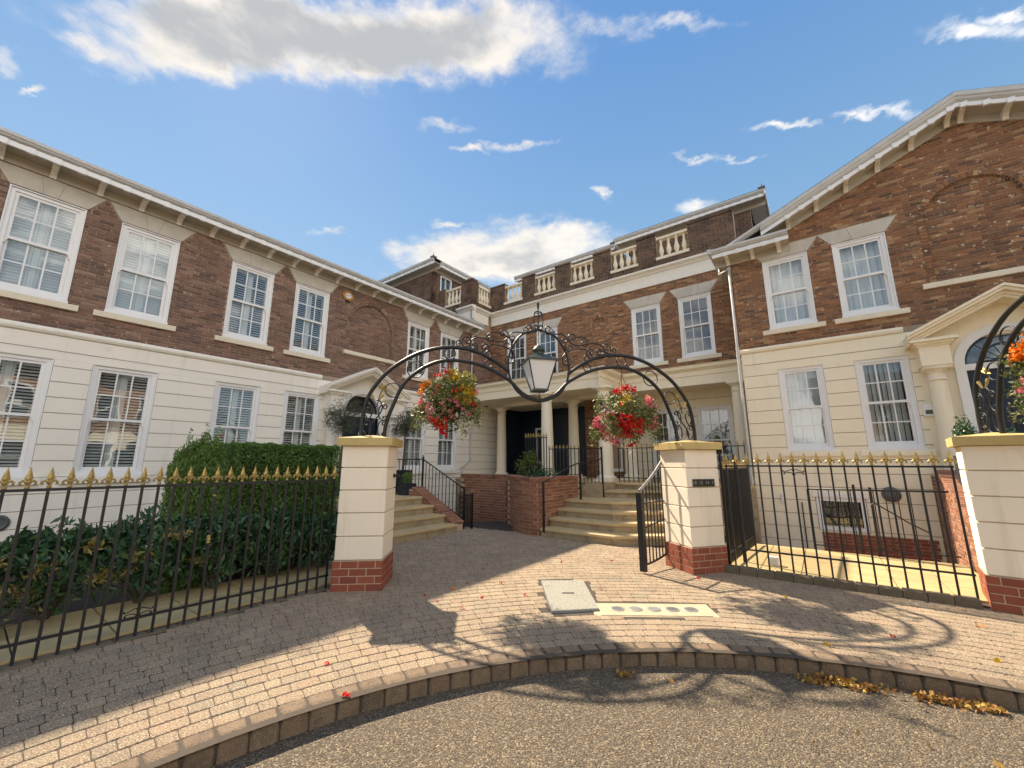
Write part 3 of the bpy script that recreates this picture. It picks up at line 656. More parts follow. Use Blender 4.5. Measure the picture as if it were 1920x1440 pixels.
def door_case(house, cx, z0, m):
    Rr = .57; zt = z0+2.25
    for s in (-1,1):
        column(house, cx+s*1.0, -.20, z0, z0+2.24, .15, m)
        b = MB(); x0, x1 = cx+s*1.0-.21, cx+s*1.0+.21
        b.box(x0,x1,-.41,0,z0+2.24,z0+2.62).box(x0-.03,x1+.03,-.44,0,z0+2.62,z0+2.655).box(x0-.07,x1+.07,-.48,0,z0+2.655,z0+2.70).box(x0-.13,x1+.13,-.535,0,z0+2.70,z0+2.735).box(x0-.10,x1+.10,-.51,0,z0+2.735,z0+2.76)
        b.build('entablature_block', m, house)
    sl = .52; W2 = 1.36; rk = MB()
    for s in (-1,1):
        sh = lambda t, s=s: (W2-abs(t-cx))*sl
        for y, a, b in ((-.60,2.82,2.87),(-.56,2.765,2.818),(-.47,2.71,2.763),(-.43,2.66,2.708)):
            rk.prism([(y,z0+a),(0,z0+a),(0,z0+b),(y,z0+b)], cx, cx+s*W2, 'x', sh)
    rk.build('pediment', m, house)
    ty = MB(); n = 24
    for k in range(n):
        a, b = cx-1.15+2.3*k/n, cx-1.15+2.3*(k+1)/n
        def bot(x):
            q = .70**2-(x-cx)**2
            return zt+math.sqrt(q) if q > 0 else z0+2.2
        def top(x): return z0+2.70+(W2-abs(x-cx))*sl
        mm = (a+b)/2; lo = bot(mm)
        ty.poly([(a, min(bot(a),bot(b))),(b, min(bot(a),bot(b))),(b,top(b)),(a,top(a))], -.045, -.004)
    ty.build('tympanum', m, house)
    ac = MB(); n = 20
    for k in range(n):
        a, b = math.pi*k/n, math.pi*(k+1)/n
        ac.poly([(cx+r_*math.cos(t_), zt+r_*math.sin(t_)) for r_, t_ in ((Rr,a),(.71,a),(.71,b),(Rr,b))], -.07, .12)
    for s in (-1,1): ac.box(min(cx+s*Rr,cx+s*.71),max(cx+s*Rr,cx+s*.71),-.07,.12,z0,zt)
    ac.build('door_surround', 'white', house)
    MB().box(cx-Rr,cx+Rr,.0,.12,z0+2.14,z0+2.26).build('transom', 'white', house)
    fan = MB(); n = 20
    for r0, r1 in ((.52,Rr),(.33,.37),(.10,.15)):
        for k in range(n):
            a, b = math.pi*k/n, math.pi*(k+1)/n
            fan.poly([(cx+r_*math.cos(t_), z0+2.26+(r_*math.sin(t_))) for r_, t_ in ((r0,a),(r1,a),(r1,b),(r0,b))], .05, .08)
    for k in range(1,8):
        a = math.pi*k/8
        if k in (2,4,6) or True: fan.tube([(cx+.13*math.cos(a),.065,z0+2.26+.13*math.sin(a)),(cx+(.52 if k%2==0 else .35)*math.cos(a),.065,z0+2.26+(.52 if k%2==0 else .35)*math.sin(a))], .009, 4)
    fo = fan.build('fanlight', 'navy', house)
    MB().poly([(cx+(Rr-.01)*math.cos(math.pi*k/20), z0+2.26+(Rr-.01)*math.sin(math.pi*k/20)) for k in range(21)], .062, .067).build('pane', 'glass', fo)
    MB().box(cx-.8,cx+.8,.9,.95,z0,z0+3).box(cx-.8,cx-.78,.24,.9,z0,z0+3).box(cx+.78,cx+.8,.24,.9,z0,z0+3).box(cx-.8,cx+.8,.24,.9,z0+3,z0+3.02).build('hall', 'room', house)
    d = MB(); d.box(cx-Rr,cx+Rr,.07,.12,z0+.02,z0+2.14); do = d.build('door', 'navy', house)
    for i, (za, zb) in enumerate(((.22,.72),(.86,1.52),(1.62,2.02))):
        for s in (-1,1):
            x0, x1 = cx+(.06 if s > 0 else -.48), cx+(.48 if s > 0 else -.06); p = MB()
            p.box(x0,x1,.052,.07,z0+za,z0+za+.022).box(x0,x1,.052,.07,z0+zb-.022,z0+zb).box(x0,x0+.022,.052,.07,z0+za+.022,z0+zb-.022).box(x1-.022,x1,.052,.07,z0+za+.022,z0+zb-.022)
            p.add([(x0+.04,.069,z0+za+.04),(x1-.04,.069,z0+za+.04),(x1-.04,.069,z0+zb-.04),(x0+.04,.069,z0+zb-.04),(x0+.08,.055,z0+za+.08),(x1-.08,.055,z0+za+.08),(x1-.08,.055,z0+zb-.08),(x0+.08,.055,z0+zb-.08)],
                  [(4,5,6,7)]+[(q,(q+1)%4,4+(q+1)%4,4+q) for q in range(4)])
            p.build('door_panel', 'navy', do)
    hw = MB(); hw.lathe([(.03,0),(.035,.02),(.02,.035),(.036,.05),(.036,.075),(.01,.09)], (0,0,0), 10).xf(Matrix.Translation((cx-.50,.052,z0+1.06)) @ Matrix.Rotation(R(90),4,'X'))
    hw.build('door_knob', 'brass', do)
    MB().lathe([(.045,0),(.07,.008),(.045,.016)], (0,0,0), 14).xf(Matrix.Translation((cx,.07,z0+.8)) @ Matrix.Rotation(R(90),4,'X') @ Matrix.Diagonal((1.3,1,1,1))).build('letter_plate', 'brass', do)
    MB().tube([(cx-.03,.045,z0+1.66),(cx-.035,.03,z0+1.62),(cx,.028,z0+1.59),(cx+.035,.03,z0+1.62),(cx+.03,.045,z0+1.66)], .010, 6).box(cx-.02,cx+.02,.04,.07,z0+1.65,z0+1.71).build('knocker', 'white', do)
    MB().box(cx-1.25,cx+1.25,-.75,.10,z0-.16,z0).build('door_step', 'step', house)
BRK = {}
def eave_run(house, x0, x1, z, y=0, ext=.50, brackets=True, frieze=True, sp=.50, phase=.2, shear=None, gh=.12):
    """boxed eave along local x: frieze, soffit, hanging white strip with small blocks, gutter of height gh; z is the soffit level"""
    sh = shear
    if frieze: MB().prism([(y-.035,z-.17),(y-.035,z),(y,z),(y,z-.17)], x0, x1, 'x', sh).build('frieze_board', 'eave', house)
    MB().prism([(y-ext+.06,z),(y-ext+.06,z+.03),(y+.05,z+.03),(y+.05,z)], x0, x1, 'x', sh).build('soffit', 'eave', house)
    MB().prism([(y-ext+.030,z-.065),(y-ext+.030,z+.025),(y-ext+.068,z+.025),(y-ext+.068,z-.065)], x0, x1, 'x', sh).build('fascia_strip', 'white', house)
    MB().prism([(y-ext+.06,z+.03),(y-ext+.035,z+.035),(y-ext-.01,z+.03+gh*.25),(y-ext-.02,z+.03+gh*.45),(y-ext-.04,z+.03+gh*.55),(y-ext-.045,z+.03+gh),(y-ext+.06,z+.03+gh)], x0, x1, 'x', sh).build('gutter', 'gutter', house)
    if 'd' not in BRK:
        BRK['d'] = MB().box(-.05,.05,0,.06,-.105,.0).mesh('dentil','white')
        BRK['b'] = MB().prism([(0,-.175),(-.03,-.18),(-.05,-.13),(-.12,-.085),(-.28,-.06),(-.31,-.03),(-.31,0),(0,0)], -.042, .042, 'x').mesh('bracket','trim')
    k = 0; x = x0+phase; hi = max(x0,x1)
    while x < hi-.05:
        dz = sh(x) if sh else 0
        link('dentil', BRK['d'], house, (x, y-ext+.012, z+.025+dz))
        if brackets and k % 2 == 0: link('bracket', BRK['b'], house, (x, y-.035, z+dz))
        x += sp/2; k += 1

# ------------------------------------------------------------------ house on the left (faces +X); local x runs along the street away from us
LH = thing('town_house', 'long dark brick terrace over cream render with louvred shutters behind its windows', 'house', (-10.8,0,0), R(90))
LU = [(.24,.95),(1.69,.95),(3.655,.95),(5.16,.95),(8.945,.95),(10.455,.95)]
DC = 6.93; DZ = .80
uph = [(c-w/2-.005,c+w/2+.005,4.52,6.385) for c,w in LU]; loh = [(c-w/2-.005,c+w/2+.005,1.395,3.425) for c,w in LU]
doorh = [(DC-.57,DC+.57,DZ,DZ+2.83)]
wall_mb(-3, 15.2, -1.25, 3.9, loh+doorh, 0, .24).build('rendered_wall', 'stucco_back', LH)
lines = [3.86-.278*k for k in range(18)][::-1]
courses(LH, -3, 13.6, [l for l in lines if l > -1.2], loh+[(DC-1.2,DC+1.2,DZ-.1,DZ+2.75)], 'stucco_left')
MB().box(DC-1.2,DC-.7,-.016,.0,DZ-.1,DZ+2.75).box(DC+.7,DC+1.2,-.016,0,DZ-.1,DZ+2.75).build('door_bay', 'stucco_left', LH)
for a, b in ((-3,DC-1.32),(DC+1.32,12.5)): MB().prism([(-.02,3.86),(-.05,3.87),(-.075,3.91),(-.075,3.94),(-.05,3.96),(-.04,3.985),(0,3.985),(0,3.86)], a, b, 'x').build('string_course', 'stucco_left', LH)
lb = MB()
for c, w in LU: lb.prism([(-.085,1.24),(-.085,1.345),(-.02,1.355),(-.02,1.24)], c-w/2-.14, c+w/2+.14, 'x')
lb.build('sill_band', 'stucco_left', LH)
AX, AR, AZ, A0 = 7.08, .74, 5.72, 4.86
bw = wall_mb(-3, 12.86, 3.9, 7.0, uph+arch_strips(AX, AR, AZ, A0), 0, .22).build('brick_wall', 'mortar', LH)
holesB = [(h[0],h[1],h[2]-.115,h[3]) for h in uph]+[arch_hole(AX, AR+.11, AZ, A0-.0), lambda v: (AX-.92,AX+.92) if A0-.115 < v < A0 else None, lambda v: (DC-1.36+(v-3.62)/.52*0.98, DC+1.36-(v-3.62)/.52*0.98) if v < 4.32 else None]
for c, w in LU: holesB.append((lambda c, w: lambda v: (c-w/2-.04-.22*(v-6.40)/.33, c+w/2+.04+.22*(v-6.40)/.33) if 6.40 < v < 6.74 else None)(c, w))
bricks(bw, 'brick_brown', lambda v: (-3, 12.86), 3.99, 6.76, holesB, 0, eye=(1.2,5.0,10.8))
bp = MB().box(AX-AR,AX+AR,.07,.22,A0,AZ+AR).build('arch_recess', 'mortar', LH)
bricks(bp, 'brick_brown', lambda v: (AX-AR, AX+AR), A0, AZ+AR, [lambda v: None], .07, limit=60, eye=(7,5,10.8))
arch_ring(LH, AX, AR, AZ, 'brick_brown')
jm = MB()
for s in (-1,1):
    for k in range(11): jm.box(min(AX+s*AR,AX+s*(AR+.105)), max(AX+s*AR,AX+s*(AR+.105)), -.016, .02, A0+.005+k*.0775, A0+.072+k*.0775)
jm.build('arch_jambs', 'brick_brown', LH, kind='stuff')
sill(LH, AX, A0, 1.80)
for i, (c, w) in enumerate(LU):
    window(LH, c, 4.525, w-.04, 1.85, ('shutter', 66 if i < 2 else 28))
    window(LH, c, 1.40, w-.04, 2.02, ('shutter', 32))
    sill(LH, c, 4.475, w+.30); lintel(LH, c, 6.41, w-.04, .33)
door_case(LH, DC, DZ, 'stucco_left')
eave_run(LH, -3, 11.85, 6.93, sp=.62, phase=.11)
MB().prism([(-.47,7.07),(6,9.4),(6,7.0),(-.47,7.0)], -3, 11.70, 'x').build('roof', 'slate', LH)
vt = MB(); vt.lathe([(.13,0),(.13,.03),(.10,.05),(.06,.03)], (0,0,0), 16).xf(Matrix.Translation((.50,-.02,.64)) @ Matrix.Rotation(R(90),4,'X')); vt.build('wall_vent', 'lead', LH)
def downpipe(house, pts, m='gutter'):
    o = MB().tube(pts, .034, 10).build('downpipe', m, house, smooth=True)
    for p in pts[1:-1]:
        MB().tube([(p[0],p[1],p[2]-.03),(p[0],p[1],p[2]+.05)], .043, 10).build('pipe_collar', m, o)
downpipe(LH, [(11.78,-.46,6.95),(11.78,-.40,6.86),(11.62,-.09,6.62),(11.62,-.07,4.4),(11.62,-.075,1.95),(11.62,-.075,1.75),(11.2,-.075,1.42),(11.2,-.075,1.2),(11.2,-.075,-1.2)])
def alarm_box(x, y, z):
    t = thing('alarm_box', 'amber hexagonal alarm box on dark brick beside the blind arch', 'alarm box', (x,y,z), R(90))
    hx = lambda r, s=1.25: [(r*s*math.cos(math.pi/3*k), r*math.sin(math.pi/3*k)) for k in range(6)]
    b = MB(); b.poly(hx(.145), -.07, 0); b.build('case', 'alarm', t)
    MB().poly(hx(.085), -.078, -.070).build('badge', 'white', t)
    text(t, 'ADT', .075, (0,-.079,0), (R(90),0,0), 'black'); MB().box(-.07,.07,-.05,0,-.19,-.14).build('strobe', 'black', t)
alarm_box(-10.815, 6.18, 6.50)

# ------------------------------------------------------------------ house at the back (faces -Y); local x = world X, local y = world Y - 12.86
CH = thing('town_house', 'red brick house with stone balustrade parapet and columned porch at the back', 'house', (0,12.86,0))
CU = [(-9.40,.93),(-7.95,.93),(-4.11,.95),(-2.59,.95)]
ch = [(c-w/2-.005,c+w/2+.005,4.80,6.70) for c,w in CU]
BA, BR_, BZ, B0 = -5.78, .26, 6.44, 4.5
bw = wall_mb(-10.8, -1.3, 4.2, 7.4, ch+arch_strips(BA, BR_, BZ, B0, 20), 0, .24).build('brick_wall', 'mortar', CH)
hb = [(h[0],h[1],h[2]-.115,h[3]) for h in ch]+[arch_hole(BA, BR_+.11, BZ, B0, BR_)]
for c, w in CU: hb.append((lambda c, w: lambda v: (c-w/2-.04-.22*(v-6.72)/.33, c+w/2+.04+.22*(v-6.72)/.33) if 6.72 < v < 7.04 else None)(c, w))
bricks(bw, 'brick_red', lambda v: (-10.8, -1.3), 4.40, 7.36, hb, 0, eye=(-4,5.5,12.86))
rp = MB().box(BA-BR_,BA+BR_,.05,.24,B0,BZ+BR_).build('arch_recess', 'mortar', CH)
bricks(rp, 'brick_red', lambda v: (BA-BR_, BA+BR_), B0, BZ+BR_, [lambda v: None], .05, limit=0)
arch_ring(CH, BA, BR_, BZ, 'brick_red')
for i, (c, w) in enumerate(CU):
    window(CH, c, 4.805, w-.04, 1.885, ('drape', (.34,.30,.30,.0001)[i]) if i < 3 else ('none', 0))
    sill(CH, c, 4.76, w+.30, h=.12); lintel(CH, c, 6.73, w-.04, .32)
MB().prism([(-.05,7.36),(-.05,7.74),(-.10,7.76),(-.12,7.80),(-.22,7.85),(-.23,7.91),(-.02,7.95),(0,7.95),(0,7.36)], -10.75, -1.3, 'x').build('cornice', 'trim', CH)
BAL = [(-10.02,-9.12),(-8.46,-7.53),(-6.83,-5.90),(-5.21,-4.27),(-3.60,-2.62)]
par = wall_mb(-10.8, -1.3, 7.95, 9.12, [(a,b,8.22,9.12) for a,b in BAL], 0, .28).build('parapet', 'mortar', CH)
bricks(par, 'brick_parapet', lambda v: (-10.8,-1.3), 7.955, 9.12, [(a,b,8.22,9.2) for a,b in BAL], 0, eye=(-4,8,12.86), limit=200)
cp = MB(); px = -10.8
for a, b in BAL+[(-1.3,-1.3)]: cp.box(px+.003,a-.003,-.04,.32,9.12,9.18); px = b
cp.build('coping', 'brick_parapet', CH)
blp = [(.055,0),(.055,.05),(.035,.07),(.05,.11),(.082,.20),(.085,.26),(.062,.36),(.040,.46),(.036,.52),(.05,.55),(.036,.57),(.055,.60),(.055,.65)]
blm = MB().lathe(blp, (0,0,0), 12).mesh('baluster', 'stone_sill', True)
def balustrade(house, a, b, y, z):
    o = MB().box(a-.03,b+.03,-.05+y,.24+y,z-.02,z+.075).build('balustrade', 'stone_sill', house); MB().box(a,b,y-.0,.2+y,z+.725,z+.80).build('top_rail', 'stone_sill', o)
    n = 4
    for k in range(n): link('baluster', blm, o, (a+(b-a)*(k+.5)/n, y+.10, z+.075))
    return o
for a, b in BAL: balustrade(CH, a, b, 0, 8.22)
# return of the parapet over the left house: a wall facing the street along X = -10.8 and one facing us at Y = 11.63
rt = thing('x', 'x', 'x'); D.objects.remove(rt)
pr_ = wall_mb(-1.23, 0, 6.9, 9.12, [(-.82,-.06,8.22,9.12)], 0, .28); pr_o = pr_.build('parapet_return', 'mortar', CH, (-10.8,0,0)); pr_o.rotation_euler = (0,0,R(90))
bricks(pr_o, 'brick_parapet', lambda v: (-1.23,0), 7.955, 9.12, [(-.82,-.06,8.22,9.2)], 0, limit=20, eye=(0,8,10))
balustrade(pr_o, -.80, -.06, 0, 8.22)
MB().prism([(-.05,7.36),(-.05,7.74),(-.10,7.76),(-.12,7.80),(-.22,7.85),(-.23,7.91),(-.02,7.95),(0,7.95),(0,7.36)], -1.28, -.22, 'x').build('cornice', 'trim', pr_o)
pf = wall_mb(-13.6, -10.8, 6.9, 9.12, [(-12.35,-11.42,8.22,9.12)], -1.23, -.95).build('parapet_return', 'mortar', CH)
bricks(pf, 'brick_parapet', lambda v: (-13.6,-10.8), 7.2, 9.12, [(-12.35,-11.42,8.22,9.2)], -1.23, limit=20, eye=(-11,8,11.6))
balustrade(pf, -12.33, -11.44, -1.23, 8.22)
MB().prism([(-1.28,7.36),(-1.28,7.74),(-1.33,7.76),(-1.35,7.80),(-1.45,7.85),(-1.46,7.91),(-1.23,7.95),(-1.23,7.36)], -11.5, -10.58, 'x').build('cornice', 'trim', pf)
MB().box(-11.35,-10.76,-1.27,-.93,9.12,9.19).build('coping', 'brick_parapet', CH)
MB().box(-13.6,-1.3,.28,8,7.9,8.2).box(-13.6,-10.9,-.95,.28,7.9,8.2).build('roof_terrace', 'lead', CH)
# attic storeys set back behind the parapet
def attic(x0, x1, y0, z0, z1, depth, hip_left, hip_right, sidewall=False, win=None):
    aw = wall_mb(x0, x1, z0, z1, [], y0, y0+.2).build('attic_wall', 'mortar', CH)
    bricks(aw, 'brick_parapet', lambda v: (x0,x1), z0, z1-.15, [lambda v: None], y0, limit=12, eye=((x0+x1)/2,9,y0))
    eave_run(aw, x0-.45, x1+.45, z1, y0, ext=.45, brackets=False)
    if sidewall:
        hole = [(.4,1.1,z1-.95,z1-.2)]
        sw = wall_mb(0, depth, z0, z1, hole, 0, .2).build('attic_wall', 'mortar', CH, (x1, y0, 0)); sw.rotation_euler = (0,0,R(90))
        bricks(sw, 'brick_parapet', lambda v: (0,depth), z0, z1-.15, hole, 0, limit=12, eye=(1,9,12))
        eave_run(sw, -.0, depth, z1, 0, ext=.45, brackets=False)
        w_ = MB().box(.4,.46,-.02,.1,z1-.95,z1-.2).box(1.04,1.1,-.02,.1,z1-.95,z1-.2).box(.46,1.04,-.02,.1,z1-.26,z1-.2).box(.735,.765,.0,.1,z1-.95,z1-.26).build('window', 'white', sw)
        MB().box(.46,1.04,.04,.05,z1-.95,z1-.26).build('pane', 'glass', w_); MB().box(.3,1.2,.19,.4,z1-1,z1).build('room', 'room', w_)
    e = .47; zr = z1+.18; ym = y0+depth/2; rise = 1.05
    a, b = (x0-e if True else 0), x1+e
    rl = a+(depth/2+e if hip_left else 0); rr_ = b-(depth/2+e if hip_right else 0)
    r = MB(); r.add([(a,y0-e,zr),(b,y0-e,zr),(b,y0+depth+e,zr),(a,y0+depth+e,zr),(rl,ym,zr+rise),(rr_,ym,zr+rise)], [(0,1,5,4),(2,3,4,5),(0,4,3),(1,2,5),(0,3,2,1)])
    r.build('attic_roof', 'slate', CH)
    if not sidewall:
        MB().box(x1+.003,x1+.44,y0+.056,y0+depth,z1+.002,z1+.028).box(x1+.455,x1+.50,y0-.47,y0+depth,z1-.03,z1+.148).build('eave_return', 'trim', CH)
    sp = MB(); cx_, cy_ = (x1+e-.06, y0-e+.06) if hip_right else (x0-e+.06, y0-e+.06)
    sp.box(cx_-.10,cx_+.10,cy_-.10,cy_+.10,zr-.02,zr+.05).lathe([(.04,.05),(.015,.10),(.02,.13),(.004,.24)], (cx_,cy_,zr), 6); sp.build('roof_finial', 'lead', CH)
    return aw
attic(-20, -12.80, 11.28-12.86, 7.0, 10.12, 3.6, False, True, True)
attic(-10.25, -6.15, 14.9-12.86, 8.2, 10.12, 4, True, True)
attic(-5.10, -.95, 14.6-12.86, 8.2, 10.12, 4, True, True)
# porch: entablature, columns, floor, back walls
def entab(x0, x1, y):
    m = MB(); m.prism([(y,3.85),(y,4.12),(y-.03,4.13),(y-.03,4.26),(y-.06,4.28),(y-.15,4.34),(y-.16,4.40),(y-.19,4.43),(y+.4,4.45),(y+.4,3.85)], x0, x1, 'x'); return m
e = entab(-10.8, -5.0, -1.72); e.prism([(-5.0,3.85),(-4.99,3.85),(-4.99,4.12),(-4.96,4.13),(-4.96,4.26),(-4.93,4.28),(-4.84,4.34),(-4.83,4.40),(-4.80,4.43),(-5.0,4.44)], -1.91, -.26, 'y')
e.build('entablature', 'stucco', CH); entab(-4.995, -1.3, -.26).build('entablature', 'stucco', CH)
MB().box(-10.8,-5.0,-1.32,.0,3.92,3.97).box(-10.8,-1.3,.14,2.9,3.92,3.97).build('porch_ceiling', 'stucco', CH)
MB().box(-10.8,-5.0,-1.32,-.002,4.40,4.44).build('porch_roof', 'lead', CH)
MB().box(-10.8,-5.05,-.13,.20,3.80,3.919).box(-5.35,-5.02,-1.319,-.131,3.80,3.915).build('porch_beam', 'stucco', CH)
for x, y, r in ((-7.03,-1.58,.20),(-5.02,-1.58,.20),(-9.05,-1.58,.20),(-10.15,-.02,.19),(-6.90,-.02,.19),(-4.83,-.10,.19),(-1.66,-.06,.18)):
    if x == -9.05: continue
    column(CH, x, y, 1.08, 3.80 if y > -.03 and y < 0 else 3.85, r)
fl = MB(); fl.box(-10.8,-7.4,-3.5+.0,2.6,-1.25,1.0) if False else None
fl.box(-10.8,-1.3,-1.9,2.6,-1.25,1.02).build('porch_base', 'riser', CH)
MB().bev(-10.8,-1.3,-1.96,2.6,1.02,1.08,.012).build('porch_floor', 'step', CH)
# shallow right part: rendered wall with two windows; deep left part in shadow
RW = [(-4.05,.92),(-2.55,1.0)]; rh = [(c-w/2,c+w/2,1.25,3.36) for c,w in RW]
wall_mb(-5.5, -1.3, 1.08, 3.92, rh, 1.20, 1.44).build('rendered_wall', 'stucco_back', CH)
courses(CH, -5.5, -1.3, [1.08+.285*k for k in range(11)], rh, 'stucco', 1.18)
for c, w in RW: window(CH, c, 1.26, w-.02, 2.09, ('drape', .12), 1.18); sill(CH, c, 1.215, w+.24, 1.18)
pb = MB().box(-6.9,-5.5,.9,1.5,1.08,3.92).build('porch_pier', 'mortar', CH)
bricks(pb, 'brick_red', lambda v: (-6.9,-5.5), 1.08, 3.9, [(-5.95,-5.5,1.3,3.3)], .9, limit=0)
MB().box(-10.8,-6.9,2.3,2.5,1.08,3.92).build('porch_back_wall', 'navy', CH)
window(CH, -9.65, 1.6, .75, 1.5, ('none',0), 2.28); window(CH, -5.72, 1.35, .42, 1.9, ('none',0), .86)
dd = MB(); dd.box(-8.6,-7.5,2.22,2.28,1.1,3.3); do = dd.build('door', 'navy', CH)
for s in (0,1):
    for za, zb in ((1.3,1.8),(1.95,3.1)):
        MB().box(-8.5+s*.5,-8.1+s*.5,2.20,2.22,za,zb).build('door_panel', 'navy', do)
MB().box(-10.802,-10.79,-.0,2.3,1.1,3.9).build('side_panel', 'navy', CH)
MB().box(-11.2,-10.81,.02,3.0,3.7,8.0).box(-11.2,-1.3,2.62,2.9,.9,8.0).build('rear_wall', 'mortar', CH)

# ------------------------------------------------------------------ gabled house on the right (faces -Y); local y = world Y - 11.3
GH = thing('town_house', 'orange brown brick gabled house over cream render with arched blue front door', 'house', (0,11.3,0))
GX = 2.98; GS = .441
GU = [(-.17,.92),(1.21,.92),(4.75,.92),(6.13,.92)]; GL = [(-.16,.85),(1.24,.85),(4.72,.85),(6.12,.85)]
GZ = 1.20
uh = [(c-w/2-.005,c+w/2+.005,4.80,6.525) for c,w in GU]; lh = [(c-w/2-.005,c+w/2+.005,1.90,3.775) for c,w in GL]
dh = [(GX-.57,GX+.57,GZ,GZ+2.83)]; bh = [(-.20,.64,.19,.89)]
wall_mb(-1.3, 7.26, -1.25, 4.3, lh+dh+bh, 0, .24).build('rendered_wall', 'stucco_back', GH)
gl = [4.25-.2875*k for k in range(19)][::-1]
courses(GH, -1.3, 7.26, gl, lh+bh+[(GX-1.2,GX+1.2,GZ-.1,GZ+2.75)], 'stucco')
MB().box(GX-1.2,GX-.7,-.016,.0,GZ-.1,GZ+2.75).box(GX+.7,GX+1.2,-.016,0,GZ-.1,GZ+2.75).build('door_bay', 'stucco', GH)
for a, b in ((-1.33,GX-1.32),(GX+1.32,7.3)): MB().prism([(-.02,4.25),(-.05,4.26),(-.075,4.30),(-.075,4.33),(-.05,4.35),(-.04,4.37),(0,4.37),(0,4.25)], a, b, 'x').build('string_course', 'stucco', GH)
GA, GR, GAZ, GA0 = 3.0, .71, 6.55, 5.19
def gtop(x): return 8.72-GS*abs(x-GX)
n = 44; mbw = MB()
xs = sorted(set([-1.3+8.56*k/n for k in range(n+1)]+[GX]+[h[k] for h in uh for k in (0,1)]+[s[0] for s in arch_strips(GA,GR,GAZ,GA0)]+[GA+GR]))
hs = uh+arch_strips(GA, GR, GAZ, GA0)
for a, b in zip(xs, xs[1:]):
    m = (a+b)/2; cut = [h for h in hs if h[0] < m < h[1]]
    if cut: h = cut[0]; mbw.box(a,b,0,.22,4.3,h[2]); lo = h[3]
    else: lo = 4.3
    mbw.poly([(a,lo),(b,lo),(b,gtop(b)),(a,gtop(a))], 0, .22)
bw = mbw.build('brick_wall', 'mortar', GH)
hg = [(h[0],h[1],h[2]-.115,h[3]) for h in uh]+[arch_hole(GA, GR+.11, GAZ, GA0), lambda v: (GA-.93,GA+.93) if GA0-.115 < v < GA0 else None, lambda v: (GX-1.36+(v-4.02)/.52, GX+1.36-(v-4.02)/.52) if v < 4.72 else None]
for c, w in GU: hg.append((lambda c, w: lambda v: (c-w/2-.04-.22*(v-6.54)/.32, c+w/2+.04+.22*(v-6.54)/.32) if 6.54 < v < 6.86 else None)(c, w))
bricks(bw, 'brick_red', lambda v: (max(-1.3, GX-(8.70-v)/GS), min(7.26, GX+(8.70-v)/GS)), 4.38, 8.66, hg, 0, eye=(1.2,6.2,11.3))
rp = MB().box(GA-GR,GA+GR,.07,.22,GA0,GAZ+GR).build('arch_recess', 'mortar', GH)
bricks(rp, 'brick_red', lambda v: (GA-GR, GA+GR), GA0, GAZ+GR, [lambda v: None], .07, limit=60, eye=(3,6,11.3))
arch_ring(GH, GA, GR, GAZ, 'brick_red')
jm = MB()
for s in (-1,1):
    for k in range(18): jm.box(min(GA+s*GR,GA+s*(GR+.105)), max(GA+s*GR,GA+s*(GR+.105)), -.018, .02, GA0+.005+k*.0755, GA0+.070+k*.0755)
jm.build('arch_jambs', 'brick_red', GH, kind='stuff')
sill(GH, GA, GA0, 1.86)
for i, (c, w) in enumerate(GU):
    window(GH, c, 4.805, w-.04, 1.715, ('net', 0)); sill(GH, c, 4.76, w+.30); lintel(GH, c, 6.555, w-.04, .30)
for i, (c, w) in enumerate(GL):
    window(GH, c, 1.905, w-.04, 1.865, ('blind', (18, 35)[i % 2])); sill(GH, c, 1.86, w+.26, y=-.02, d=.05, m='stucco')
door_case(GH, GX, GZ, 'stucco')
bwn = MB().box(-.19,-.11,-.03,.1,.2,.88).box(.55,.63,-.03,.1,.2,.88).box(-.11,.55,-.03,.1,.8,.88).box(-.11,.55,-.03,.1,.2,.28).box(-.24,.68,-.06,.05,.88,.96).build('basement_window', 'white', GH)
MB().box(-.11,.55,.04,.05,.28,.8).build('pane', 'glass', bwn); MB().box(-.3,.75,.25,.6,.1,1).build('room', 'room', bwn)
pbk = MB().box(-.16,1.6,-.025,-.021,-.24,.165).build('plinth_band', 'mortar_pale', GH)
bricks(pbk, 'brick_plinth', lambda v: (-.16,1.6), -.24, .165, [lambda v: None], -.025, limit=60, eye=(1,0,10))
vt = MB(); vt.lathe([(.15,0),(.15,.04),(.11,.08),(.05,.11)], (0,0,0), 18).xf(Matrix.Translation((1.04,-.02,.98)) @ Matrix.Rotation(R(90),4,'X')); vt.build('wall_vent', 'lead', GH, smooth=False)
MB().box(-.82,-.74,-.07,-.02,.72,.92).box(-.80,-.76,-.09,-.07,.78,.9).build('meter_switch', 'white', GH); MB().tube([(-.45,-.05,-.3),(-.45,-.05,.75)], .012, 6).build('cable', 'iron', GH)
sh = lambda x: -GS*abs(x-GX)
Z0 = 9.06-.15
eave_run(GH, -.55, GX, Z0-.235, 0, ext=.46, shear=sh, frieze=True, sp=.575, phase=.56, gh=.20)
eave_run(GH, GX, 6.51, Z0-.235, 0, ext=.46, shear=sh, frieze=True, sp=.575, phase=.10, gh=.20)
r = MB()
for s in (-1,1):
    r.prism([(-.48,Z0-.048),(9,Z0-.048),(9,Z0+.02),(-.48,Z0+.02)], GX, GX+s*4.42, 'x', sh)
r.build('roof', 'slate', GH)
for xa, xb in ((-1.45,-.552),(6.512,7.41)):
    MB().prism([(-.40,Z0-.13),(-.44,Z0-.12),(-.505,Z0-.06),(-.505,Z0-.005),(-.40,Z0-.005)], xa, xb, 'x', sh).build('gutter', 'gutter', GH)
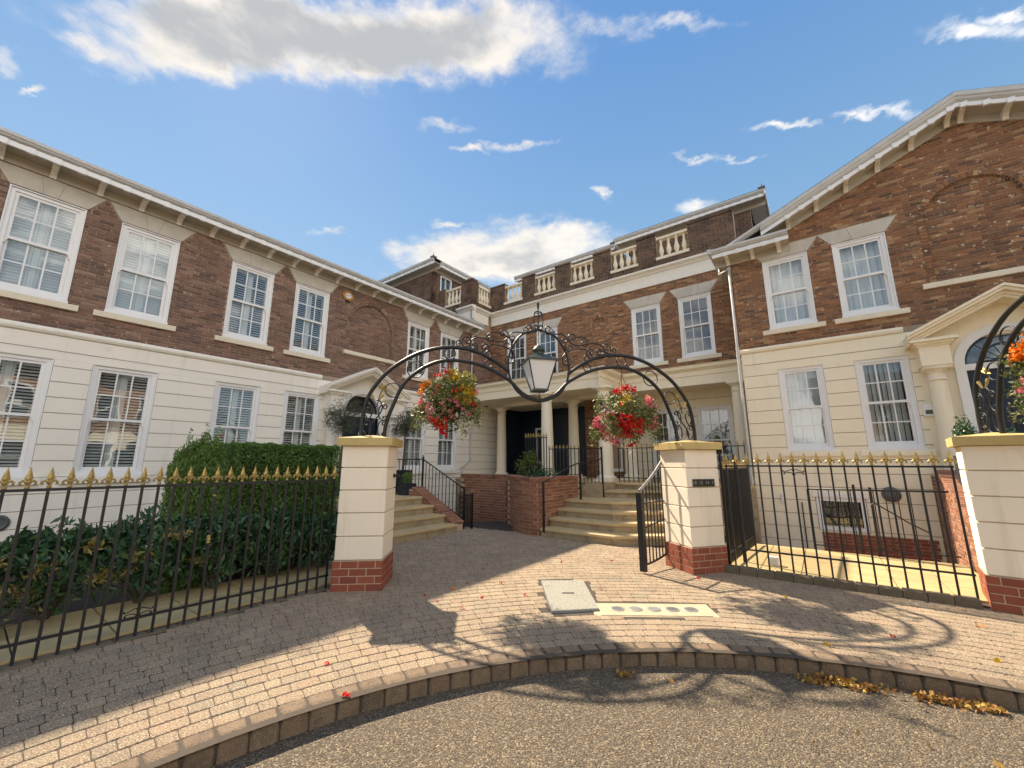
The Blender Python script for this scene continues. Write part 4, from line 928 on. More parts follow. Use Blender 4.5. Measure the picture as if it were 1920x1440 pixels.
# horizontal returns at the feet of the gable
def kneeler(x0, x1):
    eave_run(GH, x0, x1, 6.84, 0, ext=.50, sp=.56, phase=.30)
    MB().prism([(-.50,7.0),(0,7.0),(0,7.06)], x0, x1, 'x').build('eave_flashing', 'lead', GH)
    xa = x0 if x0 < GX else x1
    MB().box(x0,x0+.03,-.40,.0,6.87,6.99).box(x1-.03,x1,-.40,0,6.87,6.99).build('eave_end', 'trim', GH)
kneeler(-1.66, -.02); kneeler(5.98, 7.62)
MB().box(-1.70,-1.02,-.005,1.53,6.83,6.868).box(-1.70,-1.31,-.42,-.006,6.832,6.838).build('side_eave', 'eave', GH)
MB().prism([(-1.66,6.872),(-1.70,6.88),(-1.75,6.93),(-1.76,7.02),(-1.66,7.02)], -.54, 1.53, 'y').build('side_gutter', 'gutter', GH)
MB().box(-1.30,-1.29,.0,1.53,6.5,6.829).build('side_frieze', 'eave', GH)
MB().box(-1.3,-1.06,.24,8,-1.2,6.80).box(7.0,7.26,.24,8,-1.2,6.95).build('side_wall', 'mortar', GH)
downpipe(GH, [(-1.62,.25,6.86),(-1.62,.25,6.62),(-1.36,-.05,6.56),(-1.36,-.06,4.4),(-1.36,-.08,4.2),(-1.36,-.075,1.0),(-1.36,-.075,-1.2)])

# ------------------------------------------------------------------ gate pillars
def pillar(label, cx, cy, rot, top=1.83, w=.60):
    t = thing('gate_pillar', label, 'gate pillar', (cx,cy,0), rot, 'cream gate pillars'); a = w/2
    MB().box(-a+.02,a-.02,-a+.02,a-.02,-.1,top).build('core', 'mortar_pale', t)
    zs = [.37+(top-.37)*k/5 for k in range(6)]
    for z0, z1 in zip(zs, zs[1:]):
        m = MB(); lo, hi, c = z0+.006, z1-.006, .006
        o = [(-a,-a),(a,-a),(a,a),(-a,a)]; i = [(-a+c,-a+c),(a-c,-a+c),(a-c,a-c),(-a+c,a-c)]
        vs = [(x,y,lo) for x,y in i]+[(x,y,lo+c) for x,y in o]+[(x,y,hi-c) for x,y in o]+[(x,y,hi) for x,y in i]
        m.add(vs, [(0,3,2,1),(12,13,14,15)]+[(4*q+k,4*q+(k+1)%4,4*q+4+(k+1)%4,4*q+4+k) for q in range(3) for k in range(4)]); m.build('pillar_course', 'pier', t)
    c = MB(); c.box(-a-.065,a+.065,-a-.065,a+.065,top,top+.105)
    c.add([(-a-.065,-a-.065,top+.105),(a+.065,-a-.065,top+.105),(a+.065,a+.065,top+.105),(-a-.065,a+.065,top+.105),(0,0,top+.16)], [(0,1,4),(1,2,4),(2,3,4),(3,0,4)]); c.build('cap', 'cap', t)
    p = MB().box(-a-.011,a+.011,-a-.011,a+.011,-.1,.368).build('plinth', 'mortar_pale', t)
    bl = w/2.75; hh = .092
    for s in range(4):
        face = p
        for r_ in range(4):
            off = (r_ % 2)*bl/2-.003*(s % 2); u = -a-.018+(0 if r_ % 2 == 0 else -bl/2)
            while u < a+.015:
                u0, u1 = max(u, -a-.018), min(u+bl-.011, a+.018); u += bl
                if u1-u0 < .03: continue
                b = MB(); y0 = -a-.018+random.uniform(-.002,.002); z0 = r_*hh+.004; z1 = z0+hh-.011; cc = .003
                b.add([(u0,y0+.02,z0),(u1,y0+.02,z0),(u1,y0+.02,z1),(u0,y0+.02,z1),(u0,y0+cc,z0),(u1,y0+cc,z0),(u1,y0+cc,z1),(u0,y0+cc,z1),(u0+cc,y0,z0+cc),(u1-cc,y0,z0+cc),(u1-cc,y0,z1-cc),(u0+cc,y0,z1-cc)],
                      [(8,9,10,11)]+[(4+k,4+(k+1)%4,8+(k+1)%4,8+k) for k in range(4)]+[(k,(k+1)%4,4+(k+1)%4,4+k) for k in range(4)])
                o = b.build('brick', 'brick_plinth', p); o.rotation_euler = (0,0,R(90)*s)
    return t
P0 = Vector((-5.11,3.48)); P1 = Vector((-1.735,7.07)); P2 = Vector((1.68,7.36))
p0 = pillar('cream pillar at the end of the left fence beside the clipped hedge', P0.x, P0.y, math.atan2(.655,.756))
p1 = pillar('cream pillar carrying the black number plate', P1.x, P1.y, math.atan2(.80,.59), top=1.81)
p2 = pillar('broad cream pillar below the orange begonia basket, nearest the arched blue door', P2.x, P2.y, -.10, top=1.80, w=.62)
th = math.atan2(.80,.59); nx, ny = math.cos(th-R(90)), math.sin(th-R(90))
pc = (P1.x+nx*.308+math.cos(th)*.0, P1.y+ny*.308+math.sin(th)*.0, 1.30)
pl = thing('number_plate', 'small black plate reading 10 12 14 16 on the cream pillar', 'house sign', pc, th)
MB().bev(-.20,.20,-.056,.056,0,.012,.003).xf(Matrix.Rotation(R(90),4,'X')).build('plate', 'black', pl)
text(pl, '10  12  14  16', .074, (0,-.0135,0), (R(90),0,0), 'galv', ext=.001)
hk = MB().lathe([(.03,0),(.03,.02),(.012,.03),(.035,.06),(.02,.09)], (0,0,0), 10).xf(Matrix.Translation((.30,.12,1.42)) @ Matrix.Rotation(R(90),4,'Y')); hk.build('gate_stop', 'iron', p0)

# ------------------------------------------------------------------ iron railings
FIN = {}
def finial_mesh(sc=1.0):
    if sc in FIN: return FIN[sc]
    m = MB()
    pr = [(.010,0),(.016,.008),(.016,.018),(.010,.026)]; m.lathe(pr, (0,0,0), 8)
    def blade(z0, z1, zm, w, d):
        m.add([(0,0,z0),(w,0,zm),(0,d,zm),(-w,0,zm),(0,-d,zm),(0,0,z1)], [(0,1,2),(0,2,3),(0,3,4),(0,4,1),(5,2,1),(5,3,2),(5,4,3),(5,1,4)])
    blade(.045,.185,.085,.026,.012)
    m.tube([(0,0,.02),(0,0,.06)], .010, 6)
    for s in (-1,1):
        m.tube([(0,0,.030),(s*.014,0,.058),(s*.030,0,.068),(s*.044,0,.055),(s*.044,0,.038),(s*.034,0,.034)], [.010,.011,.011,.010,.009,.006], 6)
        m.tube([(0,s*.002,.030),(0,s*.014,.055),(0,s*.026,.060),(0,s*.034,.048)], [.008,.009,.008,.005], 5)
    m.v = [(x*sc,y*sc,z*sc) for x,y,z in m.v]
    FIN[sc] = m.mesh('finial', 'gold'); return FIN[sc]
def clothoid(p0, p1, kind='C', turns=1.2, power=4, r=.007, n=44, flip=1):
    """scroll from p0 to p1 in the x,z plane with both ends curled up"""
    k = turns*2*math.pi*2*(power+1); a = 0; x = z = 0; P = [(0,0)]
    for i in range(n):
        t = (i+.5)/n; q = 2*t-1; kk = k*abs(q)**power+(1.5 if kind == 'C' else 0)
        if kind == 'S' and q < 0: kk = -kk
        a += flip*kk/n; x += math.cos(a)/n; z += math.sin(a)/n; P.append((x,z))
    ex, ez = P[-1]; L = math.hypot(ex,ez); d = (p1[0]-p0[0], p1[1]-p0[1]); s = math.hypot(*d)/L; ro = math.atan2(d[1],d[0])-math.atan2(ez,ex)
    c, sn = math.cos(ro)*s, math.sin(ro)*s
    return [(p0[0]+px*c-pz*sn, 0, p0[1]+px*sn+pz*c) for px,pz in P]
def fence(label, p, q, spacing, z0, zr_top, zr_bot, zb, bar=.0105, fin=1.0, group='black railings with gilded spear tops', thick_ends=True, scroll=None, name='iron_railing'):
    v = Vector((q[0]-p[0], q[1]-p[1])); L = v.length; t = thing(name, label, 'railing', (p[0],p[1],0), math.atan2(v.y,v.x), group)
    n = round(L/spacing); sp = L/n
    bm_ = MB().box(-bar,bar,-bar,bar,zb,zr_top+.012).mesh('bar', 'iron'); fm = finial_mesh(fin)
    for k in range(n+1):
        link('bar', bm_, t, (k*sp,0,0))
        if fin: link('finial', fm, t, (k*sp,0,zr_top+.010))
    for z, h in ((zr_top,.012),(zr_bot,.010)):
        o = MB().box(-.02,L+.02,-.016,.016,z-h,z+h).build('rail', 'iron', t)
    if scroll:
        k, z, s = scroll; x = k*sp
        for e in (-1,1):
            m = MB(); m.tube(clothoid((x+e*.012,z),(x+e*(sp-.02),z-.012*s), 'S', 1.15, 4, flip=e*s), .005, 5)
            m.tube(clothoid((x+e*.015,z-.06*s),(x+e*(sp-.03),z-.055*s), 'C', 1.1, 4, flip=-e*s), .005, 5); m.build('scroll', 'iron', t)
    return t
lf = fence('long black railing with gilded spears before the laurel bed on the left', (-5.37,-.62), (-5.30,3.06), .1225, 0, 1.375, .17, -.02, scroll=(15,.245,1))
MB().lathe([(.012,0),(.02,.006),(.02,.018),(.012,.024),(.019,.03),(.022,.042),(.019,.054),(.012,.06),(.02,.066),(.02,.078),(.012,.084)], (2.327,0,.76), 10).lathe([(.012,0),(.02,.006),(.02,.018),(.012,.024)], (2.327,0,1.24), 10).build('collar', 'gold', lf, smooth=True)
fence('black railing with gilded spears along the sunlit flagstone terrace', (-1.20,7.19), (1.24,7.14), .1425, 0, 1.555, .34, .09, fin=1.05, scroll=(6,1.50,1))
# railing running back behind the numbered pillar
fence('short black railing running back behind the numbered pillar', (-1.32,7.42), (-1.20,9.5), .10, 0, 1.50, .22, .04, fin=.8)
fence('black railing with gilt spears on the porch edge behind the numbered pillar', (-4.55,11.05), (-1.42,11.05), .135, 0, 2.00, 1.2, 1.08, fin=.7)
fence('taller of the two short railings with gilt spears above the curved brick wall', (-6.72,9.62), (-6.05,9.66), .085, 0, 2.30, 1.45, 1.0, fin=.75)
fence('lower of the two short railings with gilt spears above the curved brick wall', (-6.02,9.75), (-5.22,9.95), .10, 0, 1.98, 1.30, .9, fin=.6)
for x, y, z in ((-1.30,7.30,1.60),(-1.16,7.75,1.58)):
    t = thing('iron_post', 'black gate post with small cage top by the numbered pillar' if x < -1.2 else 'black gate post with small cage top at the corner of the terrace', 'post', (x,y,0), 0, 'cage topped gate posts')
    MB().box(-.02,.02,-.02,.02,0,z).build('post', 'iron', t); m = MB().lathe([(.012,0),(.03,.03),(.035,.07),(.02,.12),(.006,.17)], (0,0,z), 6); m.build('finial', 'iron', t)
def plain_railing(label, pts, posts, spacing, rail=.016, drop=.95, name='handrail', ball=False, infill=True):
    t = thing(name, label, 'handrail', (0,0,0))
    MB().tube(pts, rail, 8).build('rail', 'iron', t, smooth=True)
    P = [Vector(p) for p in pts]
    if infill:
        low = [(p.x,p.y,p.z-drop+.06) for p in P]; MB().tube(low, .010, 6).build('bottom_rail', 'iron', t)
        bmsh = MB().box(-.007,.007,-.007,.007,-drop+.06,0).mesh('bar', 'iron')
        for a, b in zip(P, P[1:]):
            n = max(1, round((b-a).length/spacing))
            for k in range(n): link('bar', bmsh, t, tuple(a+(b-a)*k/n))
    for x, y, z0, z1 in posts:
        MB().box(x-.02,x+.02,y-.02,y+.02,z0,z1).build('post', 'iron', t)
        if ball: MB().lathe([(.005,0),(.02,.008),(.028,.028),(.02,.048),(.004,.056)], (x,y,z1), 10).build('ball', 'gold', t, smooth=True)
    return t
plain_railing('black handrail with bars beside the steps up to the left door', [(-10.5,7.6,1.70),(-8.75,7.6,1.70),(-7.3,7.72,.96)], [(-8.75,7.6,.76,1.76),(-7.3,7.72,-.1,1.0)], .14, ball=True, drop=.80)
plain_railing('black handrail along the top of the sunken area stair', [(-7.16,7.86,.80),(-8.4,8.6,.74)], [(-7.14,7.85,-.4,.86)], .12, ball=True, drop=.9)
plain_railing('black bowed handrail on the left of the middle steps', [(-5.10,7.92,1.16),(-5.0,8.35,1.30),(-4.9,8.9,1.52),(-4.85,9.25,1.60),(-4.72,9.75,1.62),(-4.62,10.1,1.72)], [(-5.08,7.95,.1,1.17),(-4.80,9.2,.6,1.60),(-4.62,10.1,.7,2.02)], .2, infill=False)
plain_railing('black balcony railing at the head of the middle steps', [(-5.2,9.98,1.98),(-4.62,10.1,1.98)], [], .105, drop=.98)
plain_railing('black railing with a gilded ball around the sunken area before the gabled house', [(-.27,9.62,1.12),(1.58,9.62,1.14)], [(-.27,9.62,.05,1.12),(.62,9.62,.0,1.18),(.40,9.62,.05,1.22)], .155, ball=False, drop=1.05)
bl_ = thing('iron_bracket', 'black hooked stay rod slanting behind the terrace railing', 'stay rod', (0,0,0)); MB().tube([(.62,9.5,.86),(.60,9.5,.90),(.63,9.5,.93),(.68,9.5,.90),(1.05,9.5,.62),(1.25,9.5,.5)], .010, 6).build('rod', 'iron', bl_)

# ------------------------------------------------------------------ gateway arches
def arch(label, P, dirv, group='iron gateway arches'):
    t = thing('gate_arch', label, 'arch', (P.x,P.y,0), math.atan2(dirv[1],dirv[0]), group); Lc = 4.927
    def smooth(pts, n=8):
        Q = [Vector((p[0],0,p[1])) for p in pts]; Q = [Q[0]*2-Q[1]]+Q+[Q[-1]*2-Q[-2]]; out = []
        for i in range(1,len(Q)-2):
            for k in range(n):
                u = k/n; a,b,c,d = Q[i-1:i+3]
                out.append(tuple(.5*((2*b)+(c-a)*u+(2*a-5*b+4*c-d)*u*u+(3*b-a-3*c+d)*u**3)))
        out.append(tuple(Q[-2])); return out
    outer = [(-.16,1.93),(-.155,2.2),(-.09,2.56),(.14,2.91),(.44,3.15),(.71,3.28),(1.03,3.35),(1.41,3.32),(1.73,3.18),(1.985,3.0)]
    inner = [(.16,1.93),(.175,2.15),(.25,2.40),(.41,2.77),(.72,3.04),(1.07,3.145),(1.53,3.09),(1.95,2.89),(2.20,2.66),(2.46,2.545)]
    mir = lambda q: [(Lc-a,b) for a,b in q]
    for q in (outer, mir(outer)): MB().tube(smooth(q), .029, 8).build('outer_bar', 'iron', t, smooth=True)
    for q in (inner, mir(inner)): MB().tube(smooth(q), .028, 8).build('inner_bar', 'iron', t, smooth=True)
    c = Lc/2; ring = [(c,3.72),(c+.27,3.62),(c+.44,3.38),(c+.495,3.12),(c+.45,2.86),(c+.30,2.65),(c,2.545)]
    MB().tube(smooth(ring+[(2*c-a,b) for a,b in ring[-2::-1]]), .018, 8).build('lantern_ring', 'iron', t, smooth=True)
    for x, z, r in ((1.06,3.25,.085),(.56,2.98,.125),(.24,2.66,.105),(1.66,3.12,.06)):
        for xx in (x, Lc-x):
            MB().tube([(xx+r*math.cos(a),0,z+r*math.sin(a)) for a in [2*math.pi*k/20 for k in range(20)]], .0095, 5, closed=True).build('ring', 'iron', t, smooth=True)
    def scr(p, q, kind, turns, flip, r=.0105, pw=1.3):
        for mm in (0,1):
            a, b = (p,q) if not mm else ((Lc-p[0],p[1]),(Lc-q[0],q[1])); MB().tube(clothoid(a, b, kind, turns, pw, flip=flip*(1 if not mm else -1)), r, 5).build('scroll', 'iron', t, smooth=True)
    for z0 in (1.97,2.21):                                   # paired scrolls in the feet
        scr((-.115,z0+.02),(-.115+.02,z0+.21),'C',1.1,1); scr((.135,z0+.02),(.145,z0+.21),'C',1.1,-1)
    scr((.02,1.95),(.02,2.5),'S',.35,1)
    scr((1.98,3.44),(1.66,3.52),'C',1.15,1); scr((1.90,3.58),(1.40,3.42),'S',1.15,1); scr((1.62,3.36),(1.30,3.50),'C',1.15,-1)   # crest left and right of the ring
    scr((2.02,3.20),(1.62,3.26),'C',1.2,1); scr((2.30,3.72),(2.02,3.58),'S',1.1,1); scr((1.44,3.36),(1.18,3.42),'S',1.1,-1)
    scr((c-.02,3.74),(c-.03,4.00),'C',1.1,1,.007); scr((c-.04,3.73),(c-.22,3.70),'C',1.0,-1,.007)
    sp = MB().tube([(c,0,3.70),(c,0,4.05),(c,0,4.10),(c,0,4.17),(c,0,4.18)], [.012,.009,.018,.024,.02], 8); sp.build('spike', 'iron', t)
    for x in (0.03, Lc-.03):                                # gilded leaf sprays
        s_ = 1 if x < 1 else -1
        m = MB().tube([(x,0,2.40),(x+s_*.03,0,2.56),(x+s_*.07,0,2.66)], .008, 5); m.build('stem', 'iron', t)
        m = MB()
        for k in range(5):
            a = R(90)-s_*R(25)+R(38)*(k-2); L = .085; d = Vector((math.cos(a),0,math.sin(a))); w = Vector((-d.z,0,d.x)); o = Vector((x+s_*.07,0,2.66))
            m.add([tuple(o),tuple(o+d*L*.5+w*.022+Vector((0,.006,0))),tuple(o+d*L),tuple(o+d*L*.5-w*.022+Vector((0,.006,0))),tuple(o+d*L*.5+Vector((0,-.012,0)))], [(0,4,1),(1,4,2),(2,4,3),(3,4,0),(0,1,2,3)])
        for e in (-1,1): m.tube([(x+e*.03,0,2.50),(x+e*.075,0,2.575),(x+e*.085,0,2.60)], [.008,.018,.012], 6)
        m.build('gilded_leaves', 'gold', t)
    return t
AD = (P1-P0).normalized()
a1 = arch('black double arch with scrolls and a lantern ring between the two driveway pillars', P0, AD)
A2D = Vector((.28,-.96)).normalized()
P2A = Vector((P2.x, P2.y))
a2 = arch('black arch rising from the right hand pillar out of the picture', P2A, A2D)
def apt(P, dv, s, z, off=0): return (P.x+dv.x*s-dv.y*off, P.y+dv.y*s+dv.x*off, z)
# lantern
lx, ly, _ = apt(P0, AD, 4.927/2+.0, 0); la = math.atan2(AD.y,AD.x)
ln = thing('lantern', 'four sided street lantern with frosted panes hanging in the arch ring', 'lantern', (lx,ly,2.70), la+R(3))
def taper(z0, z1, a0, a1, m, nm, r=.010):
    for sx in (-1,1):
        for sy in (-1,1): MB().tube([(sx*a0,sy*a0,z0),(sx*a1,sy*a1,z1)], r, 4).build(nm, m, ln)
taper(.02,.47,.105,.222,'iron','corner_bar')
b = MB()
for z, a in ((.015,.108),(.475,.235)): b.box(-a-.012,a+.012,-a-.012,-a+.012,z-.014,z+.014).box(-a-.012,a+.012,a-.012,a+.012,z-.014,z+.014).box(-a-.012,-a+.012,-a+.012,a-.012,z-.014,z+.014).box(a-.012,a+.012,-a+.012,a-.012,z-.014,z+.014)
b.box(-.10,.10,-.10,.10,-.005,.004); b.build('frame', 'verdigris', ln)
for k in range(4):
    m = MB(); y0, y1 = -.103, -.220; m.add([(-.10,y0,.03),(.10,y0,.03),(.215,y1,.462),(-.215,y1,.462),(-.10,y0+.006,.03),(.10,y0+.006,.03),(.215,y1+.006,.462),(-.215,y1+.006,.462)], [(0,1,2,3),(7,6,5,4),(0,4,5,1),(1,5,6,2),(2,6,7,3),(3,7,4,0)])
    o = m.build('pane', 'lampglass', ln); o.rotation_euler = (0,0,R(90)*k)
m = MB(); m.add([(-.25,-.25,.485),(.25,-.25,.485),(.25,.25,.485),(-.25,.25,.485),(-.10,-.10,.585),(.10,-.10,.585),(.10,.10,.585),(-.10,.10,.585)], [(3,2,1,0),(4,5,6,7)]+[(k,(k+1)%4,4+(k+1)%4,4+k) for k in range(4)])
m.build('canopy', 'verdigris', ln)
MB().lathe([(.085,.583),(.10,.60),(.075,.625),(.075,.645),(.105,.655),(.10,.68),(.06,.735),(.02,.755),(.012,.78)], (0,0,0), 16).build('chimney', 'verdigris', ln, smooth=True)
m = MB()
for k in range(6):
    z = .785+k*.036; a = k % 2
    m.tube([((.009*math.cos(q) if not a else 0),(.009*math.cos(q) if a else 0), z+.022*math.sin(q)+.01) for q in [2*math.pi*i/10 for i in range(10)]], .0035, 4, closed=True)
m.build('chain', 'iron', ln)
MB().tube([(0,0,-.005),(0,0,-.155)], .007, 6).build('steady_rod', 'iron', ln)

# ------------------------------------------------------------------ steps
def slab(mb, pts, z0, z1, c=.010):
    n = len(pts); cx = sum(p[0] for p in pts)/n; cy = sum(p[1] for p in pts)/n
    ins = []
    for x, y in pts:
        d = math.hypot(x-cx, y-cy); ins.append((x+(cx-x)/d*c*1.4, y+(cy-y)/d*c*1.4))
    vs = [(x,y,z0) for x,y in pts]+[(x,y,z1-c) for x,y in pts]+[(x,y,z1) for x,y in ins]
    return mb.add(vs, [tuple(range(n))[::-1], tuple(range(2*n,3*n))]+[(k,(k+1)%n,n+(k+1)%n,n+k) for k in range(n)]+[(n+k,n+(k+1)%n,2*n+(k+1)%n,2*n+k) for k in range(n)])
st = thing('stone_steps', 'straight flight of stone steps up to the left door behind the pillar', 'steps', (-7.0,6.3,0))
def rel(o, *pts): return [(x-o.location.x, y-o.location.y) for x, y in pts]
for k, x in enumerate((-7.0,-7.42,-7.84,-8.26)):
    zt = .19*(k+1); xb = -10.75 if k == 3 else x-.46
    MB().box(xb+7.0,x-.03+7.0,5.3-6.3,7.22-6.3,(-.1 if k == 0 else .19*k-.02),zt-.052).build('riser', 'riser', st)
    for ya, yb in ((5.3,6.26),(6.264,7.22)):
        m = MB(); slab(m, rel(st,(xb,ya),(x,ya),(x,yb),(xb,yb)), zt-.05, zt+random.uniform(-.002,.002)); m.build('tread', 'step', st)
wg = thing('brick_wing_wall', 'low sloping brick wall beside the left door steps', 'wall', (-7.2,7.4,0))
wp = [(-8.95,-.4),(-7.18,-.4),(-7.18,.14),(-8.70,.92),(-8.95,.92)]
MB().prism([(x+7.2,z) for x,z in wp], 0,1,'x') if False else None
MB().poly([(x+7.2,z) for x,z in wp], -.17, .17).build('wall_core', 'mortar_pale', wg)
hl = lambda v: None
bricks(wg, 'brick_garden', lambda v: (-1.74, .02 if v < .14 else .02-(v-.14)/.78*1.52), -.375, .88, [hl], -.17, limit=60, eye=(0,0,5))
L = math.hypot(1.52,.78); an = math.atan2(.78,1.52); k = 0
cb = MB().bev(-.034,.034,-.19,.19,0,.07,.006).mesh('brick', 'brick_garden')
while k*.078 < L:
    d = k*.078+.04; o = link('brick', cb, wg, (.02-d*math.cos(an), 0, .14+d*math.sin(an))); o.rotation_euler = (0,an,0); k += 1
ms = thing('stone_steps', 'broad angled flight of sandstone steps up to the columned porch', 'steps', (-4,9,0))
lev = [(7.95,-3.42,.18),(8.32,-3.60,.36),(8.70,-3.78,.54),(9.08,-3.96,.72),(10.15,-4.2,.90)]
for k, (f, c, zt) in enumerate(lev):
    xl = -5.18 if k < 3 else -5.3
    q = 1.5; A = [(xl,f),(c,f),(c,10.95),(xl,10.95)]; Bq = [(c,f),(c+q,f+q*.82),(c+q,10.95),(c,10.95)]
    for poly_ in (A, Bq):
        i = [(x+(-.0 if x in (xl,) else -.0), y) for x, y in poly_]
        m = MB(); z0 = -.12 if k == 0 else lev[k-1][2]-.02; ri = [(x, y+(.035 if y < 10.9 else -.01)) for x, y in i]
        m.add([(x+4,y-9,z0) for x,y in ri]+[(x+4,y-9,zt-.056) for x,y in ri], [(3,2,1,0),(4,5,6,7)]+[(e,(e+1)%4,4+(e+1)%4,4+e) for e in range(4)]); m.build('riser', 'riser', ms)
        m = MB(); slab(m, [(x+4+(.0015 if x == c and poly_ is Bq else -.0015 if x == c else 0), y-9) for x,y in i], zt-.055, zt); m.build('tread', 'step', ms)
MB().box(-5.3+4,-4.62+4,10.0-9,10.94-9,.5,1.075).build('plinth_block', 'riser', ms)
gs = thing('stone_steps', 'stone steps up to the arched blue front door behind the broad pillar', 'steps', (3,9.6,0))
for k in range(6):
    y0 = 8.2+k*.30; zt = .20*(k+1)
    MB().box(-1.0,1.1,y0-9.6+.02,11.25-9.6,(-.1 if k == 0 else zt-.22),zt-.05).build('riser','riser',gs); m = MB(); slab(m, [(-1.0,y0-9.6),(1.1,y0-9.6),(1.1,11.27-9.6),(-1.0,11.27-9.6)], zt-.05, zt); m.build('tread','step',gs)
ww = thing('brick_wing_wall', 'steep sloping orange brick wall beside the flagstone terrace and the broad pillar', 'wall', (1.79,9.4,0))
MB().prism([(7.55-9.4,-1.2),(11.28-9.4,-1.2),(11.28-9.4,1.40),(10.6-9.4,1.40),(7.55-9.4,.12)], -.13, .13, 'x').build('wall_core', 'mortar_pale', ww)
fb = MB().box(-.13,-.129,0,0,0,0) if False else None
wf = link('wall_face', MB().box(0,3.7,0,.01,-1.2,-1.19).mesh('wall_face','mortar_pale'), ww, (-.131,11.27-9.4,0)); wf.rotation_euler = (0,0,R(-90))
bricks(wf, 'brick_garden', lambda v: (.02, 3.7 if v < .1 else (.7+(1.38-v)/1.28*3.0)), -1.15, 1.36, [lambda v: None], 0, limit=120, eye=(2.5,.6,0))
L = math.hypot(3.05,1.28); an = math.atan2(1.28,3.05); k = 0
cb = MB().bev(-.155,.155,-.034,.034,0,.07,.006).mesh('brick', 'brick_garden')
while k*.078 < L:
    d = k*.078+.04; o = link('brick', cb, ww, (0, 7.55-9.4+d*math.cos(an), .12+d*math.sin(an))); o.rotation_euler = (an,0,0); k += 1

# ------------------------------------------------------------------ curved brick planter wall
pw = thing('brick_wall', 'curved red brick planter wall between the left door steps and the middle steps', 'wall', (-6,8.5,0))
cp_ = [(-8.95,9.32),(-7.05,9.32),(-7.0,9.30),(-6.97,9.15),(-6.93,9.02),(-6.75,8.93),(-6.55,8.78),(-6.40,8.58),(-6.22,8.36),(-6.0,8.16),(-5.75,8.02),(-5.5,7.94),(-5.24,7.92),(-5.205,7.95),(-5.20,9.95)]
def walk(pts):
    out = [0]
    for a, b in zip(pts, pts[1:]): out.append(out[-1]+math.hypot(b[0]-a[0], b[1]-a[1]))
    return out
wl = walk(cp_)
def at(s):
    for i in range(len(cp_)-1):
        if s <= wl[i+1] or i == len(cp_)-2:
            u = (s-wl[i])/(wl[i+1]-wl[i]); a, b = cp_[i], cp_[i+1]
            return a[0]+(b[0]-a[0])*u, a[1]+(b[1]-a[1])*u, math.atan2(b[1]-a[1], b[0]-a[0])
core = MB(); N_ = len(cp_); inn = []
for i in range(N_):
    a, b = cp_[max(0,i-1)], cp_[min(N_-1,i+1)]; t_ = math.atan2(b[1]-a[1], b[0]-a[0]); inn.append((cp_[i][0]-math.sin(t_)*.22, cp_[i][1]+math.cos(t_)*.22))
for i in range(N_-1):
    q = [cp_[i],cp_[i+1],inn[i+1],inn[i]]; core.add([(x+6,y-8.5,-1.2) for x,y in q]+[(x+6,y-8.5,1.25) for x,y in q], [(3,2,1,0),(4,5,6,7),(0,1,5,4),(2,3,7,6)])
core.build('wall_core', 'mortar_pale', pw)
bm_ = brick_mesh('brick_garden'); ab = []
for r_ in range(22):
    z = 1.2-.0745*r_-.035; s = .1125*(r_ % 2)+.11
    while s < wl[-1]-.1:
        x, y, a = at(s); ab.append((x+6,y-8.5,z,a)); s += .223
for i, (x,y,z,a) in enumerate(sorted(ab, key=lambda b: -b[2]+.02*b[1])):
    if i < 300: link('brick', bm_, pw, (x,y,z), a)
    else:
        if i == 300: rest = MB()
        m = MB(); m.v = [tuple(v.co) for v in bm_.vertices]; m.f = [tuple(p.vertices) for p in bm_.polygons]; m.xf(Matrix.Translation((x,y,z)) @ Matrix.Rotation(a,4,'Z')); rest.add(m.v, m.f)
rest.build('brickwork', 'brick_garden', pw, kind='stuff')
cbm = MB().bev(-.105,.105,-.03,.24,0,.07,.006).mesh('coping_brick', 'brick_garden'); s = .06
while s < wl[-1]-.05:
    x, y, a = at(s); o = link('coping_brick', cbm, pw, (x+6,y-8.5,1.205), a); o.scale = (.5 if True else 1,1,1); s += .112
sl_ = MB(); slab(sl_, [(a-(-6),b-8.5) for a,b in ((-6.8,9.3),(-6.3,8.75),(-5.5,8.2),(-5.42,8.2),(-5.42,9.9),(-6.9,9.9))], 0, 1.15); sl_.build('planter_soil', 'soil', pw)
tag(MB().bev(-.16,.16,-.12,.12,0,.16,.01).build('stone_block', 'stone', None, (-7.25,8.5,-.28)), 'small pale stone block low down before the curved brick wall', 'block')

# ------------------------------------------------------------------ gate leaf standing open beside the numbered pillar
gd = Vector((-2.28+2.08, 6.28-7.36)); GLn = gd.length
gt = thing('iron_gate', 'black iron gate leaf with sloping top standing open at the numbered pillar', 'gate', (-2.08,7.36,0), math.atan2(gd.y,gd.x))
tz = lambda x: 1.90-.72*(x/GLn)-.06*math.sin(math.pi*x/GLn); bz = lambda x: .06+.16*(1-x/GLn)**2
MB().box(-.025,.025,-.025,.025,.02,1.93).build('hinge_stile', 'iron', gt); MB().box(GLn-.03,GLn+.035,-.045,.045,.03,1.15).build('lock_stile', 'iron', gt)
MB().tube([(GLn*k/10,0,tz(GLn*k/10)) for k in range(11)], .022, 6).build('top_rail', 'galv', gt)
MB().tube([(GLn*k/10,0,bz(GLn*k/10)+.05) for k in range(11)], .016, 6).build('bottom_rail', 'iron', gt); MB().tube([(0,0,.75),(GLn,0,.62)], .012, 6).build('brace_rail', 'iron', gt); MB().box(.025,GLn-.03,-.012,.012,.98,1.0).build('middle_rail', 'iron', gt)
for k in range(1,11):
    x = GLn*k/11; MB().tube([(x,0,bz(x)+.05),(x,0,tz(x))], .0105, 6).build('bar', 'iron', gt)
MB().box(.03,.36,-.01,.01,1.36,1.62).build('lock_plate', 'iron', gt)

